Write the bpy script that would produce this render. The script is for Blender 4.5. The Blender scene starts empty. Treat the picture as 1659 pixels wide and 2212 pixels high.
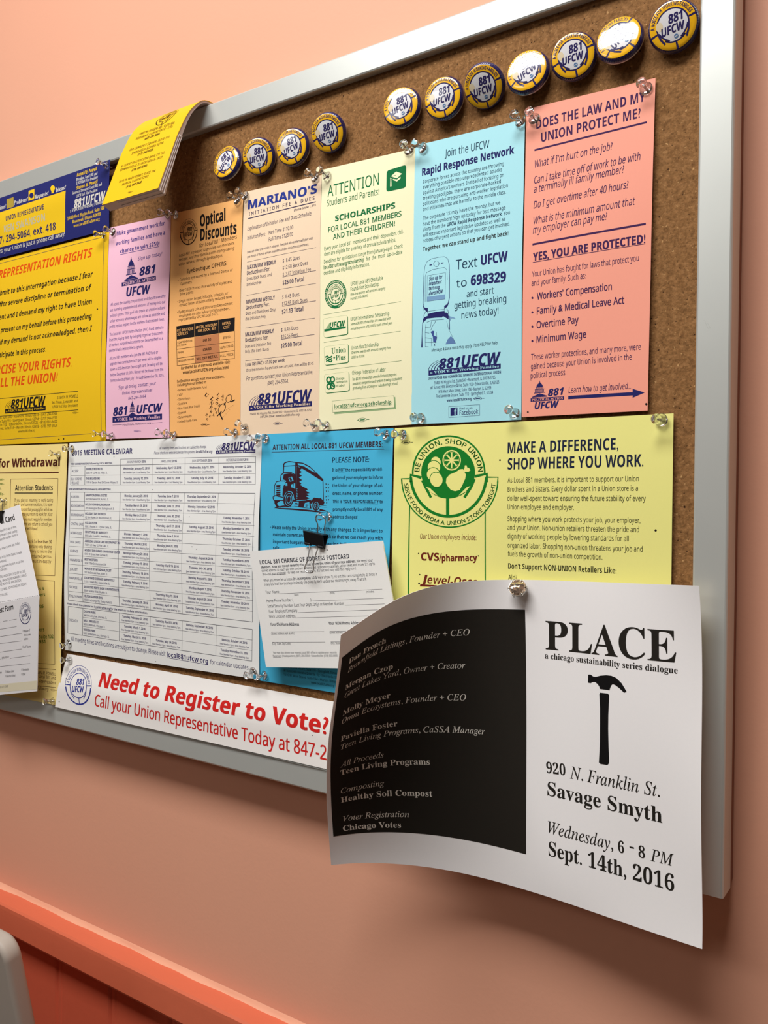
import bpy, math, random
import numpy as np
from mathutils import Vector, Matrix
from mathutils.geometry import tessellate_polygon

SC = bpy.context.scene
COL = SC.collection
random.seed(7)

# ---------------------------------------------------------------- camera, light, exposure
FOC, CX, CY, DIST, ZC = 1850.0, 829.5, 1106.0, 0.559, 1.38     # focal length in pixels of the 1659x2212 frame; metres from the cork; lens height
_a = np.array([-1820 - CX, 1059 - CY, FOC]); AX = -_a / np.linalg.norm(_a)      # board's horizontal in the camera's axes
_k = -(AX[0] * -0.0095 + AX[1]) / AX[2]
AY = np.array([-0.0095, 1.0, _k]); AY /= np.linalg.norm(AY)                     # board's vertical (down)
AN = np.cross(AX, AY)                                                           # into the wall

cam = bpy.data.cameras.new('camera')
cam.sensor_fit = 'VERTICAL'; cam.sensor_height = 24.0
cam.lens = FOC * 24.0 / 2212.0
cam.clip_start = 0.01
camo = bpy.data.objects.new('camera', cam); COL.objects.link(camo)
def bw(i): return Vector((AX[i], AN[i], -AY[i]))
R3 = Matrix((bw(0), -bw(1), -bw(2))).transposed()
camo.matrix_world = Matrix.Translation((0, -DIST, ZC)) @ R3.to_4x4()
SC.camera = camo

world = bpy.data.worlds.new('world'); SC.world = world; world.use_nodes = True
world.node_tree.nodes['Background'].inputs[0].default_value = (1.0, 0.86, 0.76, 1)
world.node_tree.nodes['Background'].inputs[1].default_value = 0.05

def area_light(name, loc, target, sx, sy, power, color):
    l = bpy.data.lights.new(name, 'AREA'); l.shape = 'RECTANGLE'; l.size = sx; l.size_y = sy
    l.energy = power; l.color = color
    o = bpy.data.objects.new(name, l); COL.objects.link(o); o.location = loc
    o.rotation_euler = (Vector(target) - Vector(loc)).to_track_quat('-Z', 'Y').to_euler()
    return o
area_light('ceiling_lamp', (-0.50, -0.84, 2.55), (-0.50, -0.72, 0.0), 1.20, 0.50, 34.0, (0.985, 0.99, 0.985))
area_light('ceiling_lamp_far', (-1.5, -2.3, 2.55), (-1.1, -1.0, 0.6), 1.20, 0.6, 10.0, (0.985, 0.99, 0.985))

SC.view_settings.view_transform = 'Standard'
try: SC.view_settings.look = 'None'
except Exception: pass
SC.view_settings.gamma = 1.0
SC.view_settings.use_curve_mapping = False
SC.view_settings.exposure = 0.0

# ---------------------------------------------------------------- geometry of the board plane
def ub(p, h=0.0):
    """pixel of the photograph -> point (x, s, h) on the plane h metres in front of the cork; s runs downwards"""
    d = np.array([(p[0] - CX) / FOC, (p[1] - CY) / FOC, 1.0])
    t = (DIST - h) / (d @ AN); P = d * t
    return np.array([P @ AX, P @ AY, h])
def proj(P):
    c = P[..., 0:1] * AX + P[..., 1:2] * AY + (DIST - P[..., 2:3]) * AN
    return np.stack([CX + FOC * c[..., 0] / c[..., 2], CY + FOC * c[..., 1] / c[..., 2]], -1)
def to_world(P):
    P = np.asarray(P, float)
    return np.stack([P[..., 0], -P[..., 2], ZC - P[..., 1]], -1)

# ---------------------------------------------------------------- materials
def lin(c):
    c = c / 255.0
    return c / 12.92 if c <= 0.04045 else ((c + 0.055) / 1.055) ** 2.4
def rgb(r, g, b, k=1.0): return tuple(min(0.93, lin(v) * k) for v in (r, g, b)) + (1.0,)
MATS = {}
def mat(name, c, rough=0.55, metal=0.0, spec=0.3, noise=0.0, nscale=400.0, bump=0.0, bscale=900.0, coat=0.0, trans=0.0, ior=1.45):
    if name in MATS: return MATS[name]
    m = bpy.data.materials.new(name); m.use_nodes = True
    nt = m.node_tree; b = nt.nodes['Principled BSDF']
    b.inputs['Base Color'].default_value = c
    b.inputs['Roughness'].default_value = rough; b.inputs['Metallic'].default_value = metal
    b.inputs['Specular IOR Level'].default_value = spec
    b.inputs['Coat Weight'].default_value = coat; b.inputs['Coat Roughness'].default_value = 0.04
    b.inputs['Transmission Weight'].default_value = trans; b.inputs['IOR'].default_value = ior
    if noise or bump:
        tc = nt.nodes.new('ShaderNodeTexCoord')
    if noise:
        n = nt.nodes.new('ShaderNodeTexNoise'); n.inputs['Scale'].default_value = nscale; n.inputs['Detail'].default_value = 3
        r = nt.nodes.new('ShaderNodeMapRange'); r.inputs[3].default_value = 1 - noise; r.inputs[4].default_value = 1 + noise
        x = nt.nodes.new('ShaderNodeMix'); x.data_type = 'RGBA'; x.blend_type = 'MULTIPLY'; x.inputs[0].default_value = 1
        x.inputs[6].default_value = c
        nt.links.new(tc.outputs['Object'], n.inputs['Vector']); nt.links.new(n.outputs[0], r.inputs[0])
        nt.links.new(r.outputs[0], x.inputs[7]); nt.links.new(x.outputs[2], b.inputs['Base Color'])
    if bump:
        n2 = nt.nodes.new('ShaderNodeTexNoise'); n2.inputs['Scale'].default_value = bscale; n2.inputs['Detail'].default_value = 4
        bp = nt.nodes.new('ShaderNodeBump'); bp.inputs['Strength'].default_value = bump; bp.inputs['Distance'].default_value = 0.001
        nt.links.new(tc.outputs['Object'], n2.inputs['Vector']); nt.links.new(n2.outputs[0], bp.inputs['Height'])
        nt.links.new(bp.outputs[0], b.inputs['Normal'])
    MATS[name] = m
    return m
def paper_mat(name, r, g, b, k=1.15, rough=0.6): return mat(name, rgb(r, g, b, k), rough, noise=0.015, nscale=700, spec=0.25)
def ink(name, r, g, b): return mat('ink_' + name, rgb(r, g, b), 0.7, spec=0.12)

NAVY = ink('navy', 38, 38, 98); BLACK = ink('black', 30, 26, 26); GREY = ink('grey', 78, 74, 78); RED = ink('red', 205, 38, 34)
GREEN = ink('green', 18, 112, 62); PURPLE = ink('plum', 66, 36, 82); TEAL = ink('slate', 30, 58, 84); BROWN = ink('brown', 84, 30, 24)
ORANGE = ink('vermilion', 222, 78, 18); MAROON = ink('maroon', 112, 40, 28); OLIVE = ink('olive', 58, 58, 34); BLUE = ink('blue', 44, 52, 140)
PALE = ink('pale', 222, 216, 206); YEL = ink('yellow', 240, 196, 34); FRUIT = ink('leaf_green', 22, 122, 40); CARBON = ink('charcoal', 38, 34, 29)

# ---------------------------------------------------------------- objects
def tag(o, label=None, cat=None, group=None, kind=None):
    for k, v in (('label', label), ('category', cat), ('group', group), ('kind', kind)):
        if v: o[k] = v
    return o
def empty(name, loc=(0, 0, 0)):
    o = bpy.data.objects.new(name, None); o.empty_display_size = 0.01; COL.objects.link(o); o.location = loc
    return o
def mesh_obj(name, verts, faces, mats, midx=None, parent=None, smooth=False):
    me = bpy.data.meshes.new(name)
    me.from_pydata([tuple(v) for v in verts], [], [tuple(f) for f in faces])
    for m in (mats if isinstance(mats, (list, tuple)) else [mats]): me.materials.append(m)
    if midx is not None: me.polygons.foreach_set('material_index', np.array(midx, np.int32))
    if smooth: me.polygons.foreach_set('use_smooth', np.ones(len(me.polygons), bool))
    me.update()
    o = bpy.data.objects.new(name, me); COL.objects.link(o)
    if parent: o.parent = parent
    return o
class MB:
    """collects boxes, lathes and tubes into one mesh"""
    def __init__(s): s.v = []; s.f = []; s.m = []
    def add(s, v, f, m=0):
        n = len(s.v); s.v += [tuple(p) for p in v]; s.f += [tuple(i + n for i in q) for q in f]; s.m += [m] * len(f); return s
    def box(s, x0, x1, y0, y1, z0, z1, m=0):
        v = [(x, y, z) for x in (x0, x1) for y in (y0, y1) for z in (z0, z1)]
        return s.add(v, [(0, 1, 3, 2), (4, 6, 7, 5), (0, 4, 5, 1), (2, 3, 7, 6), (0, 2, 6, 4), (1, 5, 7, 3)], m)
    def lathe(s, prof, n=24, m=0, close=True):
        v = []; f = []
        for r, z in prof:
            for k in range(n): a = 2 * math.pi * k / n; v.append((r * math.cos(a), r * math.sin(a), z))
        for i in range(len(prof) - 1):
            for k in range(n): f.append((i * n + k, i * n + (k + 1) % n, (i + 1) * n + (k + 1) % n, (i + 1) * n + k))
        if close: f.append(tuple(range(n))[::-1]); f.append(tuple((len(prof) - 1) * n + k for k in range(n)))
        return s.add(v, f, m)
    def tube(s, pts, r, n=10, m=0):
        pts = [Vector(p) for p in pts]; v = []; f = []; L = len(pts); up = None
        for i, p in enumerate(pts):
            t = (pts[min(i + 1, L - 1)] - pts[max(i - 1, 0)]).normalized()
            if up is None: up = t.orthogonal().normalized()
            up = (up - t * up.dot(t)).normalized(); b = t.cross(up)
            for k in range(n):
                a = 2 * math.pi * k / n; v.append(p + up * (r * math.cos(a)) + b * (r * math.sin(a)))
        for i in range(L - 1):
            for k in range(n): f.append((i * n + k, i * n + (k + 1) % n, (i + 1) * n + (k + 1) % n, (i + 1) * n + k))
        f.append(tuple(range(n))[::-1]); f.append(tuple((L - 1) * n + k for k in range(n)))
        return s.add(v, f, m)
    def build(s, name, mats, parent=None, smooth=False, bevel=0.0):
        o = mesh_obj(name, s.v, s.f, mats, s.m, parent, smooth)
        if bevel:
            b = o.modifiers.new('bevel', 'BEVEL'); b.width = bevel; b.segments = 3; b.limit_method = 'ANGLE'; b.angle_limit = 0.6
            o.data.polygons.foreach_set('use_smooth', np.ones(len(o.data.polygons), bool))
            w = o.modifiers.new('wn', 'WEIGHTED_NORMAL'); w.keep_sharp = True
        return o

# ---------------------------------------------------------------- lettering: outlines of the built-in typeface
TC = bpy.data.curves.new('lettering', 'FONT'); TO = bpy.data.objects.new('lettering', TC)
def mb(s, base, dig, hole=None):
    o = ''
    for c in s:
        if hole and c == hole[0]: o += hole[1]
        elif 'A' <= c <= 'Z': o += chr(base + ord(c) - 65)
        elif 'a' <= c <= 'z': o += chr(base + 26 + ord(c) - 97)
        elif dig and '0' <= c <= '9': o += chr(dig + ord(c) - 48)
        else: o += c
    return o
STY = {  # letters, digits, emboldening, slant
    'R': (0x1D5A0, 0x1D7E2, 0.0, 0.0), 'L': (0x1D5A0, 0x1D7E2, 0.0, 0.0), 'I': (0x1D5A0, 0x1D7E2, 0.0, 0.2), 'M': (0x1D5A0, 0x1D7E2, 0.013, 0.0),
    'B': (0x1D5D4, 0x1D7EC, 0.0, 0.0), 'BI': (0x1D5D4, 0x1D7EC, 0.0, 0.2), 'X': (0x1D5D4, 0x1D7EC, 0.016, 0.0), 'XI': (0x1D5D4, 0x1D7EC, 0.016, 0.22),
    'S': (0x1D400, 0x1D7CE, 0.0, 0.0), 'SR': (0x1D400, 0x1D7CE, 0.0, 0.0), 'SI': (0x1D434, 0x1D7CE, 0.0, 0.0)}
def body(s, st):
    base, dig, off, sl = STY[st]
    if st in ('R', 'L', 'I', 'M') and '*' in s:
        return ''.join(mb(q, 0x1D5D4, 0x1D7EC) if i % 2 else mb(q, base, dig) for i, q in enumerate(s.split('*')))
    return mb(s, base, dig, ('h', '\u210e') if st == 'SI' else None)
GC = {}
def glyphs(s, st, res=2, track=1.0):
    k = (s, st, res, track)
    if k not in GC:
        TC.body = body(s, st); TC.resolution_u = res; TC.space_character = track
        me = bpy.data.meshes.new_from_object(TO)
        n = len(me.vertices); v = np.empty(n * 3, np.float32); me.vertices.foreach_get('co', v)
        v = v.reshape(-1, 3)[:, :2].astype(float)
        me.calc_loop_triangles(); t = np.empty(len(me.loop_triangles) * 3, np.int32); me.loop_triangles.foreach_get('vertices', t)
        v[:, 0] += STY[st][3] * v[:, 1]
        bpy.data.meshes.remove(me)
        t = t.reshape(-1, 3); o = STY[st][2]
        if o:                                                   # heavier weight: the outline repeated a hair to each side
            n = len(v); v = np.concatenate([v + np.array(q) for q in ((-o, -o * .5), (o, -o * .5), (-o, o * .5), (o, o * .5))]); t = np.concatenate([t + n * q for q in range(4)])
        GC[k] = (v, t)
    return GC[k]
CAPH = {}
def caph(st):
    if st not in CAPH: CAPH[st] = glyphs('H', st)[0][:, 1].max()
    return CAPH[st]

# ---------------------------------------------------------------- printed sheets
def crop(ox, oy, sc): return lambda x, y: (ox + x / sc, oy + y / sc)
class Sheet:
    """a sheet with a 3-D surface P(u, v); print is laid on it in its own (u, v)"""
    EDGE = 0.006; ESC = 1.0
    def __init__(s, name, label, cat, group=None):
        s.name, s.label, s.cat, s.group = name, label, cat, group
        s.parts = {}; s.cur = 'sheet'; s.front = 1.0
    def P(s, u, v): raise NotImplementedError
    def nrm(s, u, v):
        e = 1e-4; a = s.P(u + e, v) - s.P(u - e, v); b = s.P(u, v + e) - s.P(u, v - e)
        n = np.cross(b, a); n = n / (np.linalg.norm(n, axis=-1, keepdims=True) + 1e-12)
        return -n
    def px(s, p, guess=None):
        q = np.array(guess if guess is not None else (s.w / 2, s.h / 2), float); p = np.array(p, float); e = 1e-4
        for _ in range(14):
            U = np.array([q[0], q[0] + e, q[0]]); V = np.array([q[1], q[1], q[1] + e])
            r = proj(s.P(U, V)); J = np.stack([(r[1] - r[0]) / e, (r[2] - r[0]) / e], 1)
            d = np.linalg.solve(J, p - r[0])
            d = np.clip(d, -0.06, 0.06); q = q + d
            if abs(d).max() < 1e-6: break
        return q
    # --- collecting
    def buf(s):
        return s.parts.setdefault(s.cur, dict(V=[], F=[], M=[], mats=[], n=0))
    def tris(s, uv, F, m, e=0.00012):
        """uv (n,2), F (k,3): triangles of one ink; long ones are split so that they follow the sheet"""
        b = s.buf()
        if m not in b['mats']: b['mats'].append(m)
        mi = b['mats'].index(m)
        uv = np.asarray(uv, float); F = np.asarray(F, int)
        if len(F) == 0: return
        T = uv[F]
        for _ in range(22):
            L = np.linalg.norm(T - np.roll(T, -1, 1), axis=2); mx = L.max(1); big = mx > s.EDGE
            if not big.any(): break
            keep = T[~big]; B = T[big]; k = L[big].argmax(1); r = np.arange(len(B))
            a, c, d = B[r, k], B[r, (k + 1) % 3], B[r, (k + 2) % 3]; mid = (a + c) / 2
            T = np.concatenate([keep, np.stack([a, mid, d], 1), np.stack([mid, c, d], 1)])
        V = T.reshape(-1, 2)
        b['V'].append(np.concatenate([V, np.full((len(V), 1), e)], 1))
        f = np.arange(len(V)).reshape(-1, 3) + b['n']; b['n'] += len(V)
        b['F'].append(f); b['M'].append(np.full(len(f), mi, np.int32))
    def layers(s, uv, f, m, e, heavy):
        if not heavy: return s.tris(uv, f, m, e)
        n = len(f) // 4
        for k in range(4): s.tris(uv, f[k * n:(k + 1) * n], m, e + k * 1.2e-5)      # the repeats of a heavy letter lie a hair apart
    def poly(s, pts, m, e=0.00012, holes=()):
        loops = [[Vector((p[0], p[1], 0)) for p in q] for q in [pts] + list(holes)]
        t = tessellate_polygon(loops); flat = [p for q in [pts] + list(holes) for p in q]
        s.tris(np.array(flat), np.array(t), m, e)
    def line_uv(s, a, b, w, m, e=0.00012):
        a = np.array(a); b = np.array(b); d = (b - a) / (np.linalg.norm(b - a) + 1e-12); n = np.array([-d[1], d[0]]) * w / 2
        s.tris(np.array([a - n, b - n, b + n, a + n]), [(0, 1, 2), (0, 2, 3)], m, e)
    # --- in picture-crop coordinates
    def text(s, z, st, t, p0, p1, cap, m, e=0.00016, res=1, track=1.0):
        a = s.px(z(*p0)); b = s.px(z(*p1), a); c = s.px(z(p0[0], p0[1] - cap), a)
        d = b - a; L = np.linalg.norm(d); d = d / L; up = np.array([d[1], -d[0]]); H = cap if cap < 1 else abs((c - a) @ up)                # a cap height below 1 is in metres
        v, f = glyphs(t, st, res, track)
        if len(v) == 0: return
        x0, x1 = v[:, 0].min(), v[:, 0].max(); sx = L / (x1 - x0); sy = H / caph(st)
        s.layers(a + (v[:, :1] - x0) * sx * d + v[:, 1:] * sy * up, f, m, e, STY[st][2])
    def para(s, z, st, lines, a0, b0, a1, b1, cap, m, just=True, frac=None, e=0.00016, align=0):
        """lines of print between two baselines; frac gives the share of the measure a line fills"""
        n = len(lines); wid = [np.ptp(glyphs(l, st, 1)[0][:, 0]) for l in lines]; mx = max(wid)
        for i, l in enumerate(lines):
            t = i / (n - 1) if n > 1 else 0.0
            A = (a0[0] + (a1[0] - a0[0]) * t, a0[1] + (a1[1] - a0[1]) * t); B = (b0[0] + (b1[0] - b0[0]) * t, b0[1] + (b1[1] - b0[1]) * t)
            k = 1.0 if just else wid[i] / mx
            if frac and i in frac: k = frac[i]
            o = (1 - k) * align
            P0 = (A[0] + (B[0] - A[0]) * o, A[1] + (B[1] - A[1]) * o); P1 = (A[0] + (B[0] - A[0]) * (o + k), A[1] + (B[1] - A[1]) * (o + k))
            s.text(z, st, l, P0, P1, cap, m, e)
    def rule(s, z, p0, p1, w, m, e=0.00012):
        a = s.px(z(*p0)); b = s.px(z(*p1), a); c = s.px(z(p0[0], p0[1] + w), a)
        s.line_uv(a, b, np.linalg.norm(c - a), m, e)
    def vrule(s, z, p0, p1, w, m, e=0.00012):
        a = s.px(z(*p0)); b = s.px(z(*p1), a); c = s.px(z(p0[0] + w, p0[1]), a)
        s.line_uv(a, b, np.linalg.norm(c - a), m, e)
    def quad(s, z, pts, m, e=0.00010):
        q = []; g = None
        for p in pts: g = s.px(z(*p), g); q.append(g)
        s.tris(np.array(q), [(0, 1, 2), (0, 2, 3)], m, e)
    def frame(s, z, x0, y0, x1, y1):
        """plane map from crop coordinates to (u, v), exact at the four corners of a crop rectangle"""
        src = [(x0, y0), (x1, y0), (x1, y1), (x0, y1)]; g = None; dst = []
        for p in src: g = s.px(z(*p), g); dst.append(g)
        A = []; B = []
        for (x, y), (u, v) in zip(src, dst):
            A += [[x, y, 1, 0, 0, 0, -u * x, -u * y], [0, 0, 0, x, y, 1, -v * x, -v * y]]; B += [u, v]
        H = np.linalg.solve(np.array(A, float), np.array(B, float))
        def f(P):
            P = np.asarray(P, float); x, y = P[..., 0], P[..., 1]; w = H[6] * x + H[7] * y + 1
            return np.stack([(H[0] * x + H[1] * y + H[2]) / w, (H[3] * x + H[4] * y + H[5]) / w], -1)
        return Art(s, f)
    # --- meshes
    def grid(s, m, thick=0.0002, du=0.006):
        b = s.buf(); nu = max(6, int(s.w / du)); nv = max(6, int(s.h / du))
        if m not in b['mats']: b['mats'].append(m)
        mi = b['mats'].index(m)
        U, V = np.meshgrid(np.linspace(0, s.w, nu + 1), np.linspace(0, s.h, nv + 1)); U = U.ravel(); V = V.ravel()
        idx = np.arange((nu + 1) * (nv + 1)).reshape(nv + 1, nu + 1)
        q = np.stack([idx[:-1, :-1], idx[1:, :-1], idx[1:, 1:], idx[:-1, 1:]], -1).reshape(-1, 4)
        n = len(U)
        b['quads'] = []
        base = b['n']
        b['V'].append(np.stack([U, V, 0 * U], 1)); b['V'].append(np.stack([U, V, 0 * U - thick], 1)); b['n'] += 2 * n
        b['F'].append(np.concatenate([q[:, [0, 1, 2]], q[:, [0, 2, 3]]]) + base); b['M'].append(np.full(2 * len(q), mi, np.int32))
        qb = q[:, ::-1]
        b['F'].append(np.concatenate([qb[:, [0, 1, 2]], qb[:, [0, 2, 3]]]) + base + n); b['M'].append(np.full(2 * len(q), mi, np.int32))
        rim = np.concatenate([idx[0, :], idx[1:, -1], idx[-1, -2::-1], idx[-2:0:-1, 0]])
        ru, rv = U[rim], V[rim]; k = len(rim); base = b['n']
        b['V'].append(np.stack([ru, rv, 0 * ru], 1)); b['V'].append(np.stack([ru, rv, 0 * ru - thick], 1)); b['n'] += 2 * k
        i = np.arange(k); j = (i + 1) % k
        b['F'].append(np.concatenate([np.stack([i, j, j + k], 1), np.stack([i, j + k, i + k], 1)]) + base); b['M'].append(np.full(2 * k, mi, np.int32))
    def build(s, order=None, parent=None):
        c = to_world(s.P(np.array([s.w / 2]), np.array([s.h / 2])))[0]
        root = parent or empty(s.name, tuple(c))
        if not parent: tag(root, s.label, s.cat, s.group)
        for name, b in s.parts.items():
            V = np.concatenate(b['V']); F = np.concatenate(b['F']); M = np.concatenate(b['M'])
            P = s.P(V[:, 0], V[:, 1]) + s.nrm(V[:, 0], V[:, 1]) * V[:, 2:3] * s.ESC
            W = to_world(P) - np.array(root.matrix_basis.translation)
            me = bpy.data.meshes.new(name); me.from_pydata(W.tolist(), [], F.tolist())
            for m in b['mats']: me.materials.append(m)
            me.polygons.foreach_set('material_index', M); me.polygons.foreach_set('use_smooth', np.ones(len(F), bool)); me.update()
            o = bpy.data.objects.new(name, me); COL.objects.link(o); o.parent = root
            if name in PART_LABEL.get(s.name, {}): o['label'] = PART_LABEL[s.name][name]
        return root
PART_LABEL = {}
class Flat(Sheet):
    """sheet lying close to the board: four corners (pixel, height) and a slight belly"""
    ESC = 0.55
    def __init__(s, name, label, cat, corners, heights, belly=0.0015, wav=0.0006, seed=0, group=None):
        super().__init__(name, label, cat, group)
        s.c = [ub(p, h) for p, h in zip(corners, heights)]
        s.w = (np.linalg.norm(s.c[1] - s.c[0]) + np.linalg.norm(s.c[2] - s.c[3])) / 2
        s.h = (np.linalg.norm(s.c[3] - s.c[0]) + np.linalg.norm(s.c[2] - s.c[1])) / 2
        s.belly, s.wav, s.ph = belly, wav, seed * 1.7
    def P(s, u, v):
        a = (np.asarray(u) / s.w)[..., None]; b = (np.asarray(v) / s.h)[..., None]
        P = (s.c[0] * (1 - a) + s.c[1] * a) * (1 - b) + (s.c[3] * (1 - a) + s.c[2] * a) * b
        a = np.clip(a[..., 0], 0, 1); b = np.clip(b[..., 0], 0, 1); P = P.copy()
        e = np.sin(np.pi * b)
        P[..., 2] += s.belly * np.sin(np.pi * a * .5 + .78) ** 2 * e + s.wav * e * (1 + np.sin(7 * b + 2.2 * a + s.ph))
        return P
class Art:
    """drawing in crop coordinates on a sheet"""
    def __init__(s, sh, f): s.s, s.f = sh, f
    def sub(s, o, ux, uy):
        """unit frame: (a, b) -> o + a*(ux-o) + b*(uy-o)"""
        o, ux, uy = (np.array(q, float) for q in (o, ux, uy)); f = s.f
        return Art(s.s, lambda P: f(o + np.asarray(P, float)[..., 0:1] * (ux - o) + np.asarray(P, float)[..., 1:2] * (uy - o)))
    def poly(s, pts, m, e=0.00012, holes=()):
        s.s.poly([tuple(q) for q in s.f(np.array(pts, float))], m, e, [[tuple(q) for q in s.f(np.array(h, float))] for h in holes])
    def stroke(s, pts, w, m, e=0.00014, closed=False):
        P = np.array(pts, float)
        if closed: P = np.concatenate([P, P[:1]])
        d = np.diff(P, axis=0); L = np.linalg.norm(d, axis=1, keepdims=True); d = d / np.maximum(L, 1e-12)
        t = np.concatenate([d[:1], (d[1:] + d[:-1]) / 2, d[-1:]])
        if closed: t[0] = t[-1] = (d[0] + d[-1]) / 2
        t /= np.maximum(np.linalg.norm(t, axis=1, keepdims=True), .35); n = np.stack([-t[:, 1], t[:, 0]], 1) * np.atleast_1d(w).reshape(-1, 1) / 2
        V = np.concatenate([P + n, P - n]); k = len(P); i = np.arange(k - 1)
        F = np.concatenate([np.stack([i, i + 1, i + 1 + k], 1), np.stack([i, i + 1 + k, i + k], 1)])
        s.s.tris(s.f(V), F, m, e)
    def arc(s, c, rx, ry, a0, a1, w, m, e=0.00014, n=40):
        s.stroke(s.arcpts(c, rx, ry, a0, a1, n), w, m, e)
    @staticmethod
    def arcpts(c, rx, ry, a0, a1, n=40):
        return [(c[0] + rx * math.cos(math.radians(a)), c[1] - ry * math.sin(math.radians(a))) for a in np.linspace(a0, a1, n)]
    def disc(s, c, rx, ry, m, e=0.00012, n=40): s.poly(s.arcpts(c, rx, ry, 0, 360 - 360 / n, n), m, e)
    def sector(s, c, r0, r1, a0, a1, m, e=0.00012, n=40, k=1.0):
        A = np.array(s.arcpts(c, r0, r0 * k, a0, a1, n)); B = np.array(s.arcpts(c, r1, r1 * k, a0, a1, n))
        i = np.arange(n - 1); F = np.concatenate([np.stack([i, i + 1, i + 1 + n], 1), np.stack([i, i + 1 + n, i + n], 1)])
        s.s.tris(s.f(np.concatenate([A, B])), F, m, e)
    def text(s, st, t, p0, p1, cap, m, e=0.0002, res=1):
        v, f = glyphs(t, st, res); p0 = np.array(p0, float); p1 = np.array(p1, float); x0, x1 = v[:, 0].min(), v[:, 0].max()
        up = np.array([0.0, -1.0]) if s.ydown else np.array([0.0, 1.0])
        s.s.layers(s.f(p0 + (v[:, :1] - x0) / (x1 - x0) * (p1 - p0) + v[:, 1:] / caph(st) * cap * up), f, m, e, STY[st][2])
    ydown = True
    def arctext(s, st, t, c, rx, ry, a0, a1, cap, m, e=0.0002, inward=False):
        """letters along an arc from angle a0 to a1, feet towards (or, inward, away from) the centre"""
        G = []; x = 0.0
        for ch in t:
            if ch == ' ': x += 0.28; continue
            v, f = glyphs(ch, st, 1); w = np.ptp(v[:, 0]); G.append((v - np.array([v[:, 0].min() + w / 2, 0]), f, x + w / 2)); x += w + 0.09
        tot = x - 0.09; k = cap / caph(st)
        arcl = math.radians(abs(a1 - a0)) * (abs(rx) + abs(ry)) / 2; sx = arcl / tot; sg = 1 if ry > 0 else -1
        for v, f, xc in G:
            a = math.radians(a0 + (a1 - a0) * xc / tot); cs, sn = math.cos(a), math.sin(a)
            o = np.array([c[0] + rx * cs, c[1] - ry * sn]); r = np.array([cs, -sn * sg]); tg = np.array([sn, cs * sg])
            if inward: r = -r; tg = -tg
            s.s.tris(s.f(o + v[:, :1] * sx * tg + v[:, 1:] * k * r), f, m, e)

# ---------------------------------------------------------------- printed emblems
def ufcw_logo(sh, z, bl, br, tl, m, pm, e=0.00012):
    fr = sh.frame(z, min(bl[0], tl[0]), tl[1], br[0], bl[1]); A = fr.sub(bl, br, tl); A.ydown = False
    A.poly([(0, 0), (1, 0), (1, .30), (0, .30)], m, e)
    A.text('S', 'a VOICE for Working Families', (.025, .085), (.975, .085), .15, pm, e + .00012)
    for i in range(6):
        r = .30 - i * .045
        A.arc((.27, .30), r * .9, -(.62 - i * .075), 180, 118, .008 + .002 * i, m, e, 14)
    A.text('XI', '881', (.145, .33), (.445, .33), .60, m, e + .00003)
    A.text('XI', 'UFCW', (.46, .29), (1.0, .29), .70, m, e + .00003)
def capitol(A, m, e=0.00012):
    """domed capitol in a unit frame, b upwards"""
    A.ydown = False
    A.poly([(.47, .86), (.53, .86), (.52, .93), (.50, 1.0), (.48, .93)], m, e)
    A.poly([(.42, .80), (.58, .80), (.56, .87), (.44, .87)], m, e)
    A.poly([(.5 + .22 * math.cos(t), .62 + .20 * math.sin(t)) for t in np.linspace(0, math.pi, 16)], m, e)
    A.poly([(.22, .585), (.78, .585), (.75, .615), (.25, .615)], m, e)
    for k in range(8):
        x = .25 + k * .066; A.poly([(x, .50), (x + .036, .50), (x + .036, .575), (x, .575)], m, e)
    A.poly([(.16, .455), (.84, .455), (.82, .49), (.18, .49)], m, e)
    for k in range(7):
        x = .18 + k * .093; A.poly([(x, .29), (x + .052, .29), (x + .052, .445), (x, .445)], m, e)
    A.poly([(.10, .24), (.90, .24), (.88, .28), (.12, .28)], m, e)
    A.poly([(.0, .06), (1.0, .06), (.5, .22)], m, e, )
    A.poly([(-.03, .0), (1.03, .0), (1.03, .05), (-.03, .05)], m, e)
def political_logo(sh, z, dome, n881, bar, polit, ufcw, m, pm):
    """dome (bl, br, tl), 881, name bar, words on it, UFCW"""
    fr = sh.frame(z, bar[0][0] - 10, dome[2][1] - 10, bar[1][0] + 10, ufcw[0][1] + 20)
    capitol(fr.sub(*dome), m)
    fr.ydown = True
    fr.text('XI', '881', n881[0], n881[1], n881[2], m, 0.00016)
    fr.poly(bar, m, 0.00012); fr.text('S', 'POLITICAL ACTION', polit[0], polit[1], polit[2], pm, 0.00026)
    fr.text('XI', 'UFCW', ufcw[0], ufcw[1], ufcw[2], m, 0.00016)
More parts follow.
